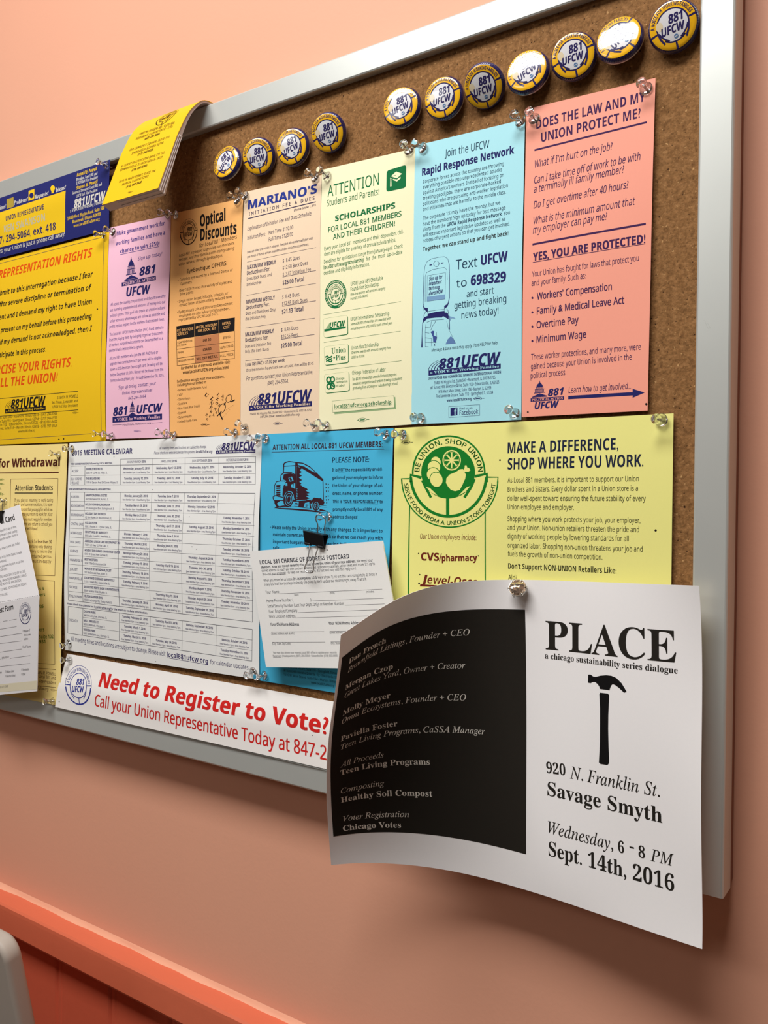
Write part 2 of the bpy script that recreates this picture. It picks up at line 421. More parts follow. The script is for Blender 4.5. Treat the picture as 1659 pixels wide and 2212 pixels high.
def seal(fr, c, rx, ry, m, slope=0.0, w=.055, words=True, fill=None, outer=None, outm=None, e=0.00012):
    """round union seal: two hands below, ring of words above"""
    A = fr.sub(c, (c[0] + rx, c[1] + slope * rx), (c[0], c[1] - ry)); A.ydown = False
    ar = lambda r, a0, a1, ww, n=36: A.arc((0, 0), r, -r, a0, a1, ww, m, e, n)
    if outer:
        A.sector((0, 0), .78, 1.0, 0, 360, m, e, 60); q = .72
        A.arctext('B', 'UFCW LOCAL 881 CHARITABLE FOUNDATION', (0, 0), .84, -.84, 250, -75, .10, outm, e + .0001)
    else: q = 1.0
    ar(q * .96, -5, 185, w * .45); ar(q * .92, 185, 355, w * 1.5); ar(q * .60, 0, 360, w * .8, 48)
    for a in (2, 178, 270): A.stroke([(q * .60 * math.cos(math.radians(a)), q * .60 * math.sin(math.radians(a))), (q * .96 * math.cos(math.radians(a)), q * .96 * math.sin(math.radians(a)))], w, m, e)
    for sgn in (-1, 1):
        A.stroke([(sgn * q * .60, -q * .05), (sgn * q * .56, -q * .35), (sgn * q * .36, -q * .64)], w * .9, m, e)
    if words: A.arctext('B', 'A VOICE FOR WORKING FAMILIES', (0, 0), q * .69, -q * .69, 172, 8, q * .17, m, e + .00004)
    A.text('XI', '881', (q * -.16, q * .04), (q * .42, q * .06), q * .30, m, e + .00004)
    A.text('XI', 'UFCW', (q * -.46, q * -.32), (q * .42, q * -.30), q * .30, m, e + .00004)
def union_bug(sh, z, x, y, w, h, m, slope=0.0):
    fr = sh.frame(z, x - w, y - h * 2, x + 2 * w, y + h * 2); A = fr.sub((x, y), (x + w / 2, y + slope * w / 2), (x, y - h / 2)); A.ydown = False
    A.arc((0, 0), 1, -1, 0, 360, .14, m, 0.00012, 24); A.poly([(-.62, -.25), (.62, -.25), (.62, .25), (-.62, .25)], m)
    A.poly([(-1.25, -.12), (-.98, -.12), (-.98, .12), (-1.25, .12)], m); A.poly([(1.15, -.14), (1.75, -.14), (1.75, .14), (1.15, .14)], m)
def hole(sh, z, x, y, r=5, m=None):
    fr = sh.frame(z, x - 20, y - 20, x + 20, y + 20); fr.disc((x, y), r, r, m or BLACK, 0.00013, 10)

# ---------------------------------------------------------------- the setting
WALLH = -0.023                                                 # wall plane behind the cork
def WX(x, s, h): return (x, -h, ZC - s)
PINK_WALL = mat('wall_paint', rgb(229, 167, 138, 1.0), 0.55, noise=0.02, nscale=6, bump=0.08, bscale=320, spec=0.3)
RAIL_PAINT = mat('rail_paint', rgb(220, 112, 80, 1.0), 0.42, noise=0.03, nscale=25, bump=0.12, bscale=120, spec=0.4)
def struct(name, mbuf, m, **k):
    o = mbuf.build(name, m, **k); o['kind'] = 'structure'; return o
RAIL_TOP, RAIL_BOT = 0.470, 0.503
struct('wall_back', MB().box(-3.2, 1.6, -WALLH, -WALLH + 0.1, ZC - RAIL_TOP - 0.002, 2.65), PINK_WALL)
w = MB().box(-3.2, 1.6, -WALLH, -WALLH + 0.1, 0.0, ZC - RAIL_TOP - 0.002)
low = struct('wall_lower', w, None or mat('wainscot_paint', rgb(208, 96, 68, 1.0), 0.45, noise=0.03, nscale=12, bump=0.12, bscale=140))
b = MB()                                                        # tongue-and-groove panelling under the rail, one board 94 mm wide
xs = np.arange(-1.60, 0.4, 0.094)
pr = []
for x in xs:
    pr += [(x, 0.0), (x + 0.0035, -0.004), (x + 0.007, 0.0), (x + 0.011, 0.0), (x + 0.0125, -0.0012), (x + 0.014, 0.0)]
y0 = -WALLH - 0.006
v = [(x, y0 - d, z) for z in (0.10, ZC - RAIL_BOT + 0.003) for x, d in pr]; n = len(pr)
b.add(v, [(i, i + 1, n + i + 1, n + i) for i in range(n - 1)])
struct('wall_panelling', b, MATS['wainscot_paint'])
prof = [(-0.0002, 0.4690), (0.0085, 0.4692), (0.0215, 0.4702), (0.0235, 0.4722), (0.0237, 0.476), (0.0237, 0.500), (0.0215, 0.5035), (0.004, 0.5035), (0.0, 0.5035)]
rb = MB(); rv = []
for x in (-3.2, 1.6):
    rv += [WX(x, s, WALLH + d) for d, s in prof]
k = len(prof); rb.add(rv, [(i, i + 1, k + i + 1, k + i) for i in range(k - 1)])
struct('trim_1', rb, RAIL_PAINT, smooth=False)
cb = MB(); n = 400; cv = []                                    # bead of wall paint run along the top of the rail, its edge uneven
for i in range(n):
    x = -3.2 + 4.8 * i / (n - 1); e = .0034 + .0006 * math.sin(x * 37) + .0005 * math.sin(x * 91 + 1) + random.uniform(-.0003, .0003)
    cv += [WX(x, .4640, WALLH + .0001), WX(x, .4662, WALLH + .0012), WX(x, .4684, WALLH + e - .0008), WX(x, .4692, WALLH + e)]
cb.add(cv, [(4 * i + k, 4 * i + k + 1, 4 * i + k + 5, 4 * i + k + 4) for i in range(n - 1) for k in range(3)])
struct('trim_2', cb, mat('bead_paint', rgb(240, 176, 144, 1.0), 0.4, spec=.4), smooth=True)
OTHER = mat('far_wall_paint', rgb(176, 168, 158, 1.0), 0.6, noise=.02, nscale=6)
CEIL = mat('ceiling_paint', rgb(228, 224, 214), 0.8, noise=.02, nscale=30)
struct('ceiling', MB().box(-3.2, 1.6, -4.2, 0.12, 2.65, 2.7), CEIL)
struct('wall_left', MB().box(-3.3, -3.2, -4.2, 0.12, 0.0, 2.65), OTHER); struct('wall_right', MB().box(1.6, 1.7, -4.2, 0.12, 0.0, 2.65), OTHER)
struct('wall_front', MB().box(-3.2, 1.6, -4.3, -4.2, 0.0, 2.65), OTHER)
struct('floor', MB().box(-3.2, 1.6, -4.2, 0.12, -0.05, 0.0), mat('floor_tile', rgb(96, 84, 72), 0.4, noise=0.05, nscale=8))

# ---------------------------------------------------------------- the bulletin board
FT, FB, FR, FL = -0.3622, 0.2424, -0.1275, -1.335              # outer edges of the frame
FH, FW = 0.007, 0.0212                                         # frame stands proud of the cork; width of its face
board = empty('bulletin_board', WX((FL + FR) / 2, (FT + FB) / 2, 0))
tag(board, 'large cork bulletin board with a pale grey frame on the salmon pink wall', 'bulletin board')
def rel(o, root):
    """shift a mesh built in world coordinates into the frame of its thing"""
    t = np.array(root.matrix_basis.translation); R = root.matrix_basis.to_3x3()
    o.data.transform(Matrix.Translation(-Vector(t))); o.parent = root
    return o
cm = bpy.data.materials.new('cork'); cm.use_nodes = True; nt = cm.node_tree; bs = nt.nodes['Principled BSDF']
bs.inputs['Roughness'].default_value = 0.85; bs.inputs['Specular IOR Level'].default_value = 0.12
tc = nt.nodes.new('ShaderNodeTexCoord')
def node(t, **k):
    n = nt.nodes.new(t)
    for a, q in k.items(): n.inputs[a].default_value = q
    return n
L = nt.links.new
big = node('ShaderNodeTexNoise', Scale=260.0, Detail=6.0, Roughness=0.75)
ramp = nt.nodes.new('ShaderNodeValToRGB')
el = ramp.color_ramp.elements
el[0].position = 0.28; el[0].color = rgb(92, 60, 32, 1.0); el[1].position = 0.74; el[1].color = rgb(164, 120, 78, 1.0)
e2 = el.new(0.5); e2.color = rgb(134, 95, 57, 1.0)
vor = node('ShaderNodeTexVoronoi', Scale=700.0); vor.inputs['Randomness'].default_value = 1.0
fine = node('ShaderNodeTexNoise', Scale=420.0, Detail=2.0)
gt = node('ShaderNodeMapRange'); gt.inputs[1].default_value = 0.36; gt.inputs[2].default_value = 0.29        # dark pits
gl = node('ShaderNodeMapRange'); gl.inputs[1].default_value = 0.655; gl.inputs[2].default_value = 0.71       # pale granules
mx = nt.nodes.new('ShaderNodeMix'); mx.data_type = 'RGBA'; mx.inputs[7].default_value = rgb(52, 30, 14)
m2 = nt.nodes.new('ShaderNodeMix'); m2.data_type = 'RGBA'; m2.inputs[7].default_value = rgb(186, 144, 96)
m3 = nt.nodes.new('ShaderNodeMix'); m3.data_type = 'RGBA'; m3.blend_type = 'MULTIPLY'; m3.inputs[0].default_value = 0.25
pit = node('ShaderNodeTexNoise', Scale=430.0, Detail=3.0)
for q in (big, vor, fine, pit): L(tc.outputs['Object'], q.inputs['Vector'])
L(big.outputs[0], ramp.inputs[0]); L(pit.outputs[0], gt.inputs[0]); L(fine.outputs[0], gl.inputs[0])
L(ramp.outputs[0], m3.inputs[6]); L(vor.outputs['Color'], m3.inputs[7])
hsv = nt.nodes.new('ShaderNodeHueSaturation'); hsv.inputs['Saturation'].default_value = 0.0; hsv.inputs['Value'].default_value = 1.5
L(vor.outputs['Color'], hsv.inputs['Color']); L(hsv.outputs[0], m3.inputs[7])
L(m3.outputs[2], m2.inputs[6]); L(gl.outputs[0], m2.inputs[0]); L(m2.outputs[2], mx.inputs[6]); L(gt.outputs[0], mx.inputs[0])
L(mx.outputs[2], bs.inputs['Base Color'])
bp = nt.nodes.new('ShaderNodeBump'); bp.inputs['Strength'].default_value = 0.6; bp.inputs['Distance'].default_value = 0.0008
L(pit.outputs[0], bp.inputs['Height']); L(bp.outputs[0], bs.inputs['Normal'])
rel(MB().box(FL + 0.006, FR - 0.006, 0.0, -WALLH - 0.004, ZC - FB + 0.006, ZC - FT - 0.006).build('cork_panel', cm), board)
FRAME = mat('frame_aluminium', rgb(206, 208, 202, 1.0), 0.36, metal=0.45, spec=0.5, noise=0.02, nscale=40)
def rail_mb(pts_outer, pts_inner):
    """pts: ends of the outer and inner edge (x, s); a flat face with rounded arrises and a return to the wall"""
    (xo0, so0), (xo1, so1) = pts_outer; (xi0, si0), (xi1, si1) = pts_inner
    prof = [(0.0, -0.0115), (0.0, FH - 0.0012), (0.03, FH - 0.0004), (0.07, FH), (0.93, FH), (0.98, FH - 0.0006), (1.0, FH - 0.0016), (1.0, 0.0002)]
    m = MB(); V = []
    for (xo, so), (xi, si) in (((xo0, so0), (xi0, si0)), ((xo1, so1), (xi1, si1))):
        V += [WX(xo + (xi - xo) * a, so + (si - so) * a, h) for a, h in prof]
    k = len(prof); F = [(i, i + 1, k + i + 1, k + i) for i in range(k - 1)] + [tuple(range(k)), tuple(range(k, 2 * k))[::-1]]
    return m.add(V, F)
rel(rail_mb([(FL, FT), (FR - FW * .9, FT)], [(FL, FT + FW), (FR - FW * .9, FT + FW)]).build('frame_rail', FRAME), board)
rel(rail_mb([(FL, FB), (FR - FW * .9, FB)], [(FL, FB - FW), (FR - FW * .9, FB - FW)]).build('frame_rail', FRAME), board)
FH += 0.0003                                                   # the right rail laps a hair over the others
m = rail_mb([(FR, FT - 0.0002), (FR, FB + 0.0006)], [(FR - FW, FT - 0.0002), (FR - FW, FB + 0.0006)])
rel(m.build('frame_rail', FRAME), board)
FH -= 0.0003
rel(rail_mb([(FL, FT + FW * .9), (FL, FB - FW * .9)], [(FL + FW, FT + FW * .9), (FL + FW, FB - FW * .9)]).build('frame_rail', FRAME), board)
# inset strip between frame and wall, its colour painting shade and pink wall reflection
rel(MB().box(FL + .001, FR - .0012, 0.0105, -WALLH, ZC - FB + .001, ZC - FT - .001).build('backing_board', mat('shaded_edge', rgb(150, 104, 86), 0.7)), board)
# scuffed tear mark on the right rail
sc = MB(); P = [ub(p, FH + .0001) for p in [(1518, 690), (1523, 694), (1526, 702), (1529, 709), (1533, 711), (1534, 708), (1531, 702), (1528, 697)]]
sc.tube([WX(*p) for p in P], 0.00022, 6); rel(sc.build('scuff_mark', mat('scuff', rgb(150, 148, 138), 0.6), smooth=True), board)

# ---------------------------------------------------------------- papers on the board
C1, C2, C3, C4, C5 = crop(220, 430, 4.175), crop(510, 380, 7.9), crop(510, 640, 7.374), crop(680, 320, 6.504), crop(680, 640, 7.213)
C6, C7, C8, C9, C10 = crop(880, 230, 6.144), crop(890, 530, 5.672), crop(1120, 160, 5.352), crop(1120, 480, 5.026), crop(1090, 890, 4.254)
C11, C12, C13, C14 = crop(830, 900, 5.529), crop(550, 910, 5.352), crop(530, 1160, 5.027), crop(0, 940, 3.6875)
C19, C20, C21, C22, C23, C24 = crop(100, 1380, 2.592), crop(700, 1240, 3.352), crop(1080, 1240, 2.698), crop(0, 200, 3.770), crop(0, 620, 3.770), crop(220, 200, 6.9125)
FULL = crop(0, 0, 1.0)

# --- pink flyer: political action
NV2 = ink('violet', 62, 52, 132)
p = Flat('flyer', 'narrow pink flyer about government work with two blue capitol dome logos', 'flyer',
         [(237, 492), (369, 464), (366, 945), (230, 948)], [.0016, .0018, .0018, .0018], .0022, .0010, 1, 'flyers in the upper row')
p.grid(paper_mat('paper_pink', 228, 178, 196)); z = C1
for t, a, b_, c in (("Make government work for", (135, 330), (567, 235), 36), ("working families and have a", (125, 420), (570, 320), 36), ("chance to win *$250!*", (165, 490), (520, 415), 36)):
    p.cur = 'heading'; p.text(z, 'B', t.replace('*', ''), a, b_, c, NV2)
p.rule(z, (163, 502), (515, 428), 4, NV2)
p.cur = 'sheet'
p.text(z, 'I', 'Sign up today!', (325, 555), (545, 505), 32, NV2)
p.cur = 'logo'
political_logo(p, z, ((208, 745), (325, 722), (208, 530)), ((340, 695), (485, 665), 76), [(180, 755), (487, 692), (487, 732), (180, 790)], ((192, 782), (477, 727), 24), ((222, 880), (440, 850), 80), NAVY, MATS['paper_pink'])
p.cur = 'sheet'
p.para(z, 'R', ["All across the country, corporations and the ultra-wealthy", "are funneling unprecedented amounts of money into our", "political system. Their goal is to create an unbalanced and", "unfair economy where wages are as low as possible and", "profits replace respect for the workers that created them."], (80, 965), (575, 885), (70, 1165), (565, 1095), 25, NV2)
p.para(z, 'R', ["The Local 881 UFCW Political Action (PAC) Fund seeks to", "level the playing field. By bringing together thousands", "of workers, our political concerns can be amplified to a", "decibel that is impossible to ignore."], (70, 1235), (556, 1168), (65, 1380), (548, 1318), 25, NV2, frac={3: .64})
p.para(z, 'R', ["All Local 881 members who join the 881 PAC fund or", "upgrade their contribution to $1 per week will be eligible", "to win a $250 American Express gift card. Drawing will be", "held on December 30, 2016. Winner will be drawn from the", "forms submitted from July 1 through December 30, 2016."], (70, 1450), (530, 1390), (80, 1650), (562, 1600), 25, NV2, frac={0: .95})
p.text(z, 'I', "Sign up today, contact your", (150, 1715), (490, 1675), 30, NV2); p.text(z, 'I', "Union Representative!", (185, 1765), (455, 1735), 28, NV2); p.text(z, 'I', "847-294-5064", (240, 1812), (400, 1790), 27, NV2)
p.cur = 'logo'
fr = p.frame(z, 90, 1800, 560, 2060); capitol(fr.sub((246, 1957), (312, 1952), (246, 1818)), NAVY); fr.ydown = True
fr.text('XI', '881', (103, 1957), (236, 1943), 78, NAVY); fr.text('XI', 'UFCW', (318, 1935), (548, 1915), 76, NAVY)
fr.poly([(97, 1964), (543, 1935), (543, 1988), (97, 2017)], NAVY); fr.text('S', 'a VOICE for Working Families', (117, 2004), (526, 1976), 27, MATS['paper_pink'], .00026)
fr.text('R', 'POLITICAL ACTION FUND', (190, 2043), (445, 2028), 14, NAVY); fr.stroke([(98, 2038), (183, 2034)], 2.5, NAVY); fr.stroke([(452, 2021), (545, 2014)], 2.5, NAVY)
p.cur = 'sheet'; union_bug(p, z, 315, 2092, 44, 17, NV2)
PINK = p

# --- orange flyer: optical discounts
ODK = ink('dark_brown', 52, 28, 18)
p = Flat('flyer', 'narrow orange optical discounts flyer with a price table and a pair of glasses', 'flyer',
         [(369, 462), (525, 428), (519, 940), (367, 943)], [.0014, .0018, .0018, .0016], .0014, .0006, 2, 'flyers in the upper row')
p.grid(paper_mat('paper_orange', 255, 168, 102, 1.2)); z = C1
p.cur = 'logo'; seal(p.frame(z, 690, 160, 880, 440), (783, 297), 82, 122, ODK, -.16)
p.cur = 'heading'
p.text(z, 'X', 'Optical', (886, 250), (1115, 192), 105, BLACK, res=2); p.text(z, 'X', 'Discounts', (888, 377), (1215, 310), 105, BLACK, res=2)
p.cur = 'sheet'
p.text(z, 'I', 'for Local 881 Members', (880, 437), (1220, 356), 34, ODK)
p.para(z, 'I', ["Local 881 is pleased to provide our members,", "retirees, and their families with money-saving", "vision services through EyeBoutique."], (698, 522), (1196, 406), (696, 602), (1194, 496), 25, ODK, frac={2: .79})
p.text(z, 'M', 'EyeBoutique OFFERS:', (768, 670), (1130, 594), 36, ODK)
for t, a, b_ in (("• Complete eye exams by a licensed Doctor of", (688, 744), (1180, 650)), ("Optometry.", (710, 777), (815, 757)), ("• Over 1,600 frames in a variety of styles and", (685, 842), (1175, 755)), ("price points", (705, 870), (825, 850)),
                 ("• Single vision lenses, bifocals, trifocals, or", (682, 937), (1138, 860)), ("contact lenses at substantially reduced rates", (700, 970), (1175, 890)), ("• EyeBoutique's Lab and Insurance Department", (680, 1034), (1180, 950)),
                 ("employees are also fellow UFCW members,", (698, 1067), (1155, 998)), ("represented by UFCW Local 1473.", (695, 1102), (1050, 1045))):
    p.text(z, 'R', t, a, b_, 24, ODK)
p.cur = 'price_table'
p.quad(z, [(673, 1148), (1200, 1068), (1197, 1190), (675, 1268)], BLACK); p.quad(z, [(838, 1245), (1058, 1213), (1062, 1455), (843, 1480)], ink('tan_fill', 196, 128, 84))
for a, b_ in (((680, 1503), (1197, 1437)), ((678, 1355), (1197, 1285)), ((678, 1437), (1197, 1365))): p.rule(z, a, b_, 3, ODK, .0002)
for a, b_ in (((674, 1268), (680, 1503)), ((838, 1245), (843, 1480)), ((1058, 1213), (1062, 1455)), ((1197, 1190), (1197, 1437))): p.vrule(z, a, b_, 3, ODK, .0002)
PO = MATS['paper_orange']
for a, b_ in (((838, 1125), (838, 1243)), ((1056, 1092), (1058, 1210))): p.vrule(z, a, b_, 3, PO, .0002)
for t, a, b_ in (("EYE BOUTIQUE", (681, 1200), (826, 1178)), ("SERVICES", (681, 1233), (777, 1218)), ("SPECIAL DISCOUNT", (849, 1172), (1044, 1142)), ("FOR LOCAL 881", (869, 1202), (1026, 1178)), ("RETAIL", (1088, 1138), (1164, 1126)), ("COST", (1098, 1173), (1154, 1164))): p.text(z, 'M', t, a, b_, 24, PO, .00022)
for st, t, a, b_, c in (('R', "COMPREHENSIVE", (683, 1303), (816, 1285), 17), ('R', "EYE EXAM", (683, 1331), (762, 1318), 17), ('R', "FRAME", (685, 1395), (738, 1388), 17), ('R', "DESIGNER FRAMES", (687, 1472), (832, 1450), 17), ('B', "$41.00", (911, 1287), (986, 1277), 23), ('B', "$34.00", (911, 1370), (989, 1360), 23),
                        ('B', "30% OFF RETAIL", (853, 1455), (1048, 1428), 23), ('R', "$59.00", (1093, 1262), (1158, 1252), 22), ('R', "up to $79.00", (1069, 1349), (1186, 1332), 22), ('R', "FULL PRICE", (1069, 1426), (1187, 1408), 22)): p.text(z, st, t, a, b_, c, ODK, .00022)
p.cur = 'sheet'
p.text(z, 'BI', 'For the full list of discounts available visit:', (715, 1538), (1157, 1480), 25, ODK); p.text(z, 'B', 'www.Local881UFCW.org/vision.html', (730, 1578), (1145, 1530), 27, ODK)
p.text(z, 'M', 'EyeBoutique accepts most insurance plans,', (680, 1655), (1105, 1610), 23, ODK); p.text(z, 'M', 'including but not limited to:', (682, 1690), (943, 1660), 23, ODK)
for t, y, x1, y1 in (("Midwest Health Benefits Fund", 1735, 945, 1705), ("VSP", 1778, 730, 1770), ("Davis Vision", 1818, 795, 1805), ("Spectera", 1860, 767, 1847), ("Blue Cross Blue Shield", 1900, 882, 1875), ("Eyemed", 1942, 760, 1930), ("Optum Health", 1980, 810, 1965), ("United Health Care", 2020, 855, 2000)): p.text(z, 'R', '• ' + t, (681, y), (x1, y1), 20, ODK)
p.cur = 'illustration'; fr = p.frame(z, 900, 1720, 1220, 2020)
for ch, x, y, r, s_ in (('U', 948, 1765, 35, 34), ('L', 1050, 1765, 40, 26), ('B', 1092, 1778, 30, 24), ('L', 993, 1802, 40, 34), ('Z', 1043, 1803, 30, 26), ('A', 1087, 1813, 25, 22), ('N', 988, 1842, 35, 32), ('O', 1038, 1842, 20, 24), ('E', 985, 1882, 30, 28), ('N', 1022, 1895, 25, 24), ('Z', 1058, 1860, 30, 22), ('R', 985, 1920, 30, 22), ('Z', 945, 1945, 30, 22), ('C', 978, 1960, 20, 18), ('O', 952, 1985, 0, 18), ('L', 1008, 1948, 20, 20), ('A', 1030, 1930, 20, 20)):
    v, f = glyphs(ch, 'S', 1); v = v - v.mean(0); a = math.radians(r); k = s_ / caph('S')
    p.tris(fr.f(np.stack([x + k * (v[:, 0] * math.cos(a) + v[:, 1] * math.sin(a)), y + k * (v[:, 0] * math.sin(a) - v[:, 1] * math.cos(a))], 1)), f, ODK)
def slant(c, rx, ry, ang, a0=0, a1=360, n=30):
    t = np.radians(np.linspace(a0, a1, n)); x, y = rx * np.cos(t), ry * np.sin(t); a = math.radians(ang)
    return np.stack([c[0] + x * math.cos(a) - y * math.sin(a), c[1] + x * math.sin(a) + y * math.cos(a)], 1)
fr.stroke(slant((1146, 1800), 36, 24, 115), 5, BLACK); fr.stroke(slant((1084, 1890), 48, 27, 118), 5, BLACK)
fr.stroke([(1118, 1834), (1106, 1846), (1104, 1860)], 9, BLACK); fr.stroke([(1160, 1832), (1200, 1812)], 10, BLACK); fr.stroke([(1064, 1936), (1090, 1990)], 11, BLACK); fr.stroke([(1040, 1960), (1072, 1925), (1080, 1912)], 8, BLACK)
for k in range(9): fr.disc((1098 + k * 11, 1962 - k * 12), 2, 2, ODK, n=6); fr.disc((1112 + k * 10, 1910 - k * 7), 2, 2, ODK, n=6)
p.cur = 'sheet'; union_bug(p, z, 925, 2035, 52, 22, ODK)
OPT = p

# --- tan flyer: initiation fees
TNK = ink('dusk', 62, 54, 84); TBL = ink('royal', 42, 58, 140)
p = Flat('flyer', 'tan flyer with a big blue heading over columns of initiation fees and dues', 'flyer',
         [(527, 415), (695, 378), (690, 933), (519, 941)], [.0016, .0018, .0016, .0016], .0016, .0006, 3, 'flyers in the upper row')
p.grid(paper_mat('paper_tan', 226, 200, 170)); z = C2
p.cur = 'heading'
p.text(z, 'X', "MARIANO’S", (205, 570), (1380, 290), 148, TBL, res=3)
p.text(z, 'M', "INITIATION FEE & DUES", (220, 682), (1340, 404), 58, TNK, track=1.55)
p.rule(z, (205, 730), (1360, 442), 15, TNK)
p.cur = 'sheet'
p.text(z, 'M', "Effective October 1, 2013", (990, 606), (1360, 511), 34, TNK)
p.text(z, 'I', "Explanation of Initiation Fee and Dues Schedule:", (195, 937), (1295, 667), 64, TNK)
for t, a, b_ in (("Initiation Fees:", (192, 1092), (500, 1020)), ("Part-Time $110.00", (558, 1002), (975, 905)), ("Full-Time $125.00", (558, 1117), (970, 1022))): p.text(z, 'R', t, a, b_, 64, TNK)
p.text(z, 'I', "Dues are billed one month in advance. Therefore all members will start with", (190, 1322), (1310, 1082), 40, TNK)
p.text(z, 'I', "one month of dues in arrears regardless of date deductions commence.", (190, 1404), (1240, 1182), 40, TNK)
p.rule(z, (190, 1472), (1365, 1222), 5, TNK); p.rule(z, (180, 2040), (1362, 1834), 5, TNK)
def fee(z, X0, rows, right):
    for (st, t, a, b_, c) in rows + right: p.text(z, st, t, a, b_, c, TNK)
fee(z, 0, [('B', "MAXIMUM WEEKLY", (190, 1596), (680, 1500), 68), ('M', "Deductions For:", (186, 1692), (580, 1616), 66), ('R', "Dues, Back Dues, and", (183, 1786), (607, 1706), 52), ('R', "Initiation Fee", (180, 1880), (430, 1836), 50)],
    [('R', "$  8.45 Dues", (796, 1480), (1090, 1421), 62), ('R', "$12.68 Back Dues", (796, 1598), (1225, 1512), 62), ('R', "$  3.87 Initiation Fee", (795, 1712), (1275, 1622), 62), ('B', "$25.00 Total", (796, 1858), (1160, 1796), 74)])
p.rule(z, (795, 1726), (1362, 1614), 7, TNK); z = C3
fee(z, 0, [('B', "MAXIMUM WEEKLY", (165, 122), (618, 50), 62), ('M', "Deductions For:", (158, 212), (528, 152), 60), ('R', "Dues and Back Dues Only,", (155, 298), (635, 232), 48), ('R', "(No Initiation Fee)", (150, 386), (470, 337), 48), ('B', "MAXIMUM WEEKLY", (148, 642), (602, 580), 62), ('M', "Deductions For:", (148, 732), (512, 682), 60), ('R', "Dues and Initiation Fee", (145, 822), (556, 772), 48), ('R', "Only. (No Back Dues)", (143, 906), (522, 862), 48)],
    [('R', "$  8.45 Dues", (736, 40), (1008, -3), 58), ('R', "$12.68 Back Dues", (735, 146), (1135, 86), 58), ('B', "$21.13 Total", (730, 280), (1070, 232), 70), ('R', "$  8.45 Dues", (718, 564), (993, 526), 58), ('R', "$16.55 Fees", (718, 673), (985, 636), 58), ('B', "$25.00 Total", (715, 822), (1053, 780), 70)])
for a, b_, w_ in (((735, 160), (1270, 72), 7), ((150, 508), (1255, 347), 5), ((715, 686), (1248, 608), 7), ((148, 1030), (1243, 902), 5)): p.rule(z, a, b_, w_, TNK)
p.text(z, 'M', "Local 881 PAC = $1.00 per week", (150, 1116), (775, 1041), 54, TNK); p.text(z, 'I', "Once the initiation fee and back dues are paid, dues will be $8.45.", (163, 1201), (1240, 1087), 43, TNK)
p.text(z, 'I', "For questions, contact your Union Representative,", (163, 1341), (1222, 1236), 62, TNK); p.text(z, 'I', "(847) 294-5064.", (502, 1411), (832, 1379), 60, TNK)
p.cur = 'logo'; ufcw_logo(p, z, (205, 1826), (1208, 1751), (205, 1548), NAVY, MATS['paper_tan']); p.cur = 'sheet'
p.text(z, 'I', "10400 W. Higgins Rd., Suite 500 • Rosemont, IL 60018-3705", (225, 1895), (1212, 1824), 34, TNK); p.text(z, 'I', "847-294-5064 • www.local881ufcw.org", (385, 1937), (1010, 1897), 34, TNK)
union_bug(p, z, 655, 2025, 100, 44, TNK, -.05)
MAR = p

# --- cream flyer: scholarships
GL = ink('pale_green', 150, 178, 128)
p = Flat('flyer', 'cream flyer printed in green about scholarships with a graduation cap square', 'flyer',
         [(696, 367), (897, 320), (890, 917), (690, 930)], [.0016, .002, .0018, .0016], .0016, .0006, 4, 'flyers in the upper row')
p.grid(paper_mat('paper_cream', 232, 226, 186)); z = C4
p.cur = 'heading'
p.text(z, 'L', "ATTENTION", (180, 690), (900, 512), 158, GREEN, res=2); p.text(z, 'L', "Students and Parents!", (170, 820), (905, 652), 90, GREEN)
p.text(z, 'X', "SCHOLARSHIPS", (285, 1030), (1130, 842), 80, GREEN, res=2); p.text(z, 'M', "FOR LOCAL 881 MEMBERS", (190, 1186), (1218, 957), 74, GREEN); p.text(z, 'M', "AND THEIR CHILDREN!", (257, 1286), (1127, 1092), 74, GREEN)
p.cur = 'illustration'; fr = p.frame(z, 990, 220, 1300, 630)
def rounded(tl, tr, br, bl, r=.14, n=6):
    q = [np.array(x, float) for x in (tl, tr, br, bl)]; out = []
    for i in range(4):
        c, a, b_ = q[i], q[i - 1], q[(i + 1) % 4]; pa = c + (a - c) * r; pb = c + (b_ - c) * r
        for t in np.linspace(0, 1, n): out.append(tuple((1 - t) ** 2 * pa + 2 * t * (1 - t) * c + t * t * pb))
    return out
CR = MATS['paper_cream']
fr.poly(rounded((1010, 318), (1285, 232), (1280, 555), (1005, 615)), GREEN)
fr.poly([(1070, 398), (1145, 328), (1226, 358), (1157, 424)], CR, .0002); fr.poly([(1098, 432), (1157, 440), (1205, 402), (1208, 424), (1155, 468), (1102, 448)], CR, .0002)
fr.stroke([(1140, 378), (1078, 402), (1070, 420)], 5, GREEN, .00026); fr.poly([(1064, 416), (1076, 414), (1080, 536), (1060, 540)], CR, .0002); fr.disc((1070, 424), 10, 12, CR, .0002)
p.cur = 'sheet'
for t, a, b_ in (("Every year, Local 881 members and their dependent chil-", (135, 1440), (1248, 1197)), ("dren are eligible for a variety of annual scholarships.", (133, 1517), (1138, 1312)), ("Deadlines for applications range from January-April. Check", (130, 1624), (1236, 1397)),
                 ("*local881ufcw.org/scholarship*  for  the  most  up-to-date", (127, 1704), (1230, 1482)), ("deadline and eligibility information.", (127, 1782), (770, 1652))): p.text(z, 'L', t, a, b_, 52, GREEN)
p.cur = 'logo'; fr = p.frame(z, 120, 1840, 460, 2270); seal(fr, (293, 2053), 152, 200, GREEN, -.08, w=.05, outer=True, outm=CR)
p.cur = 'sheet'
p.text(z, 'R', "UFCW Local 881 Charitable", (507, 1935), (960, 1848), 54, GREEN); p.text(z, 'R', "Foundation Scholarship", (505, 2010), (903, 1932), 54, GREEN); p.text(z, 'I', "One-time awards with amounts ranging", (503, 2074), (990, 1984), 36, GREEN); p.text(z, 'I', "from $1,000-$4,000.", (503, 2134), (748, 2087), 36, GREEN)
z = C5
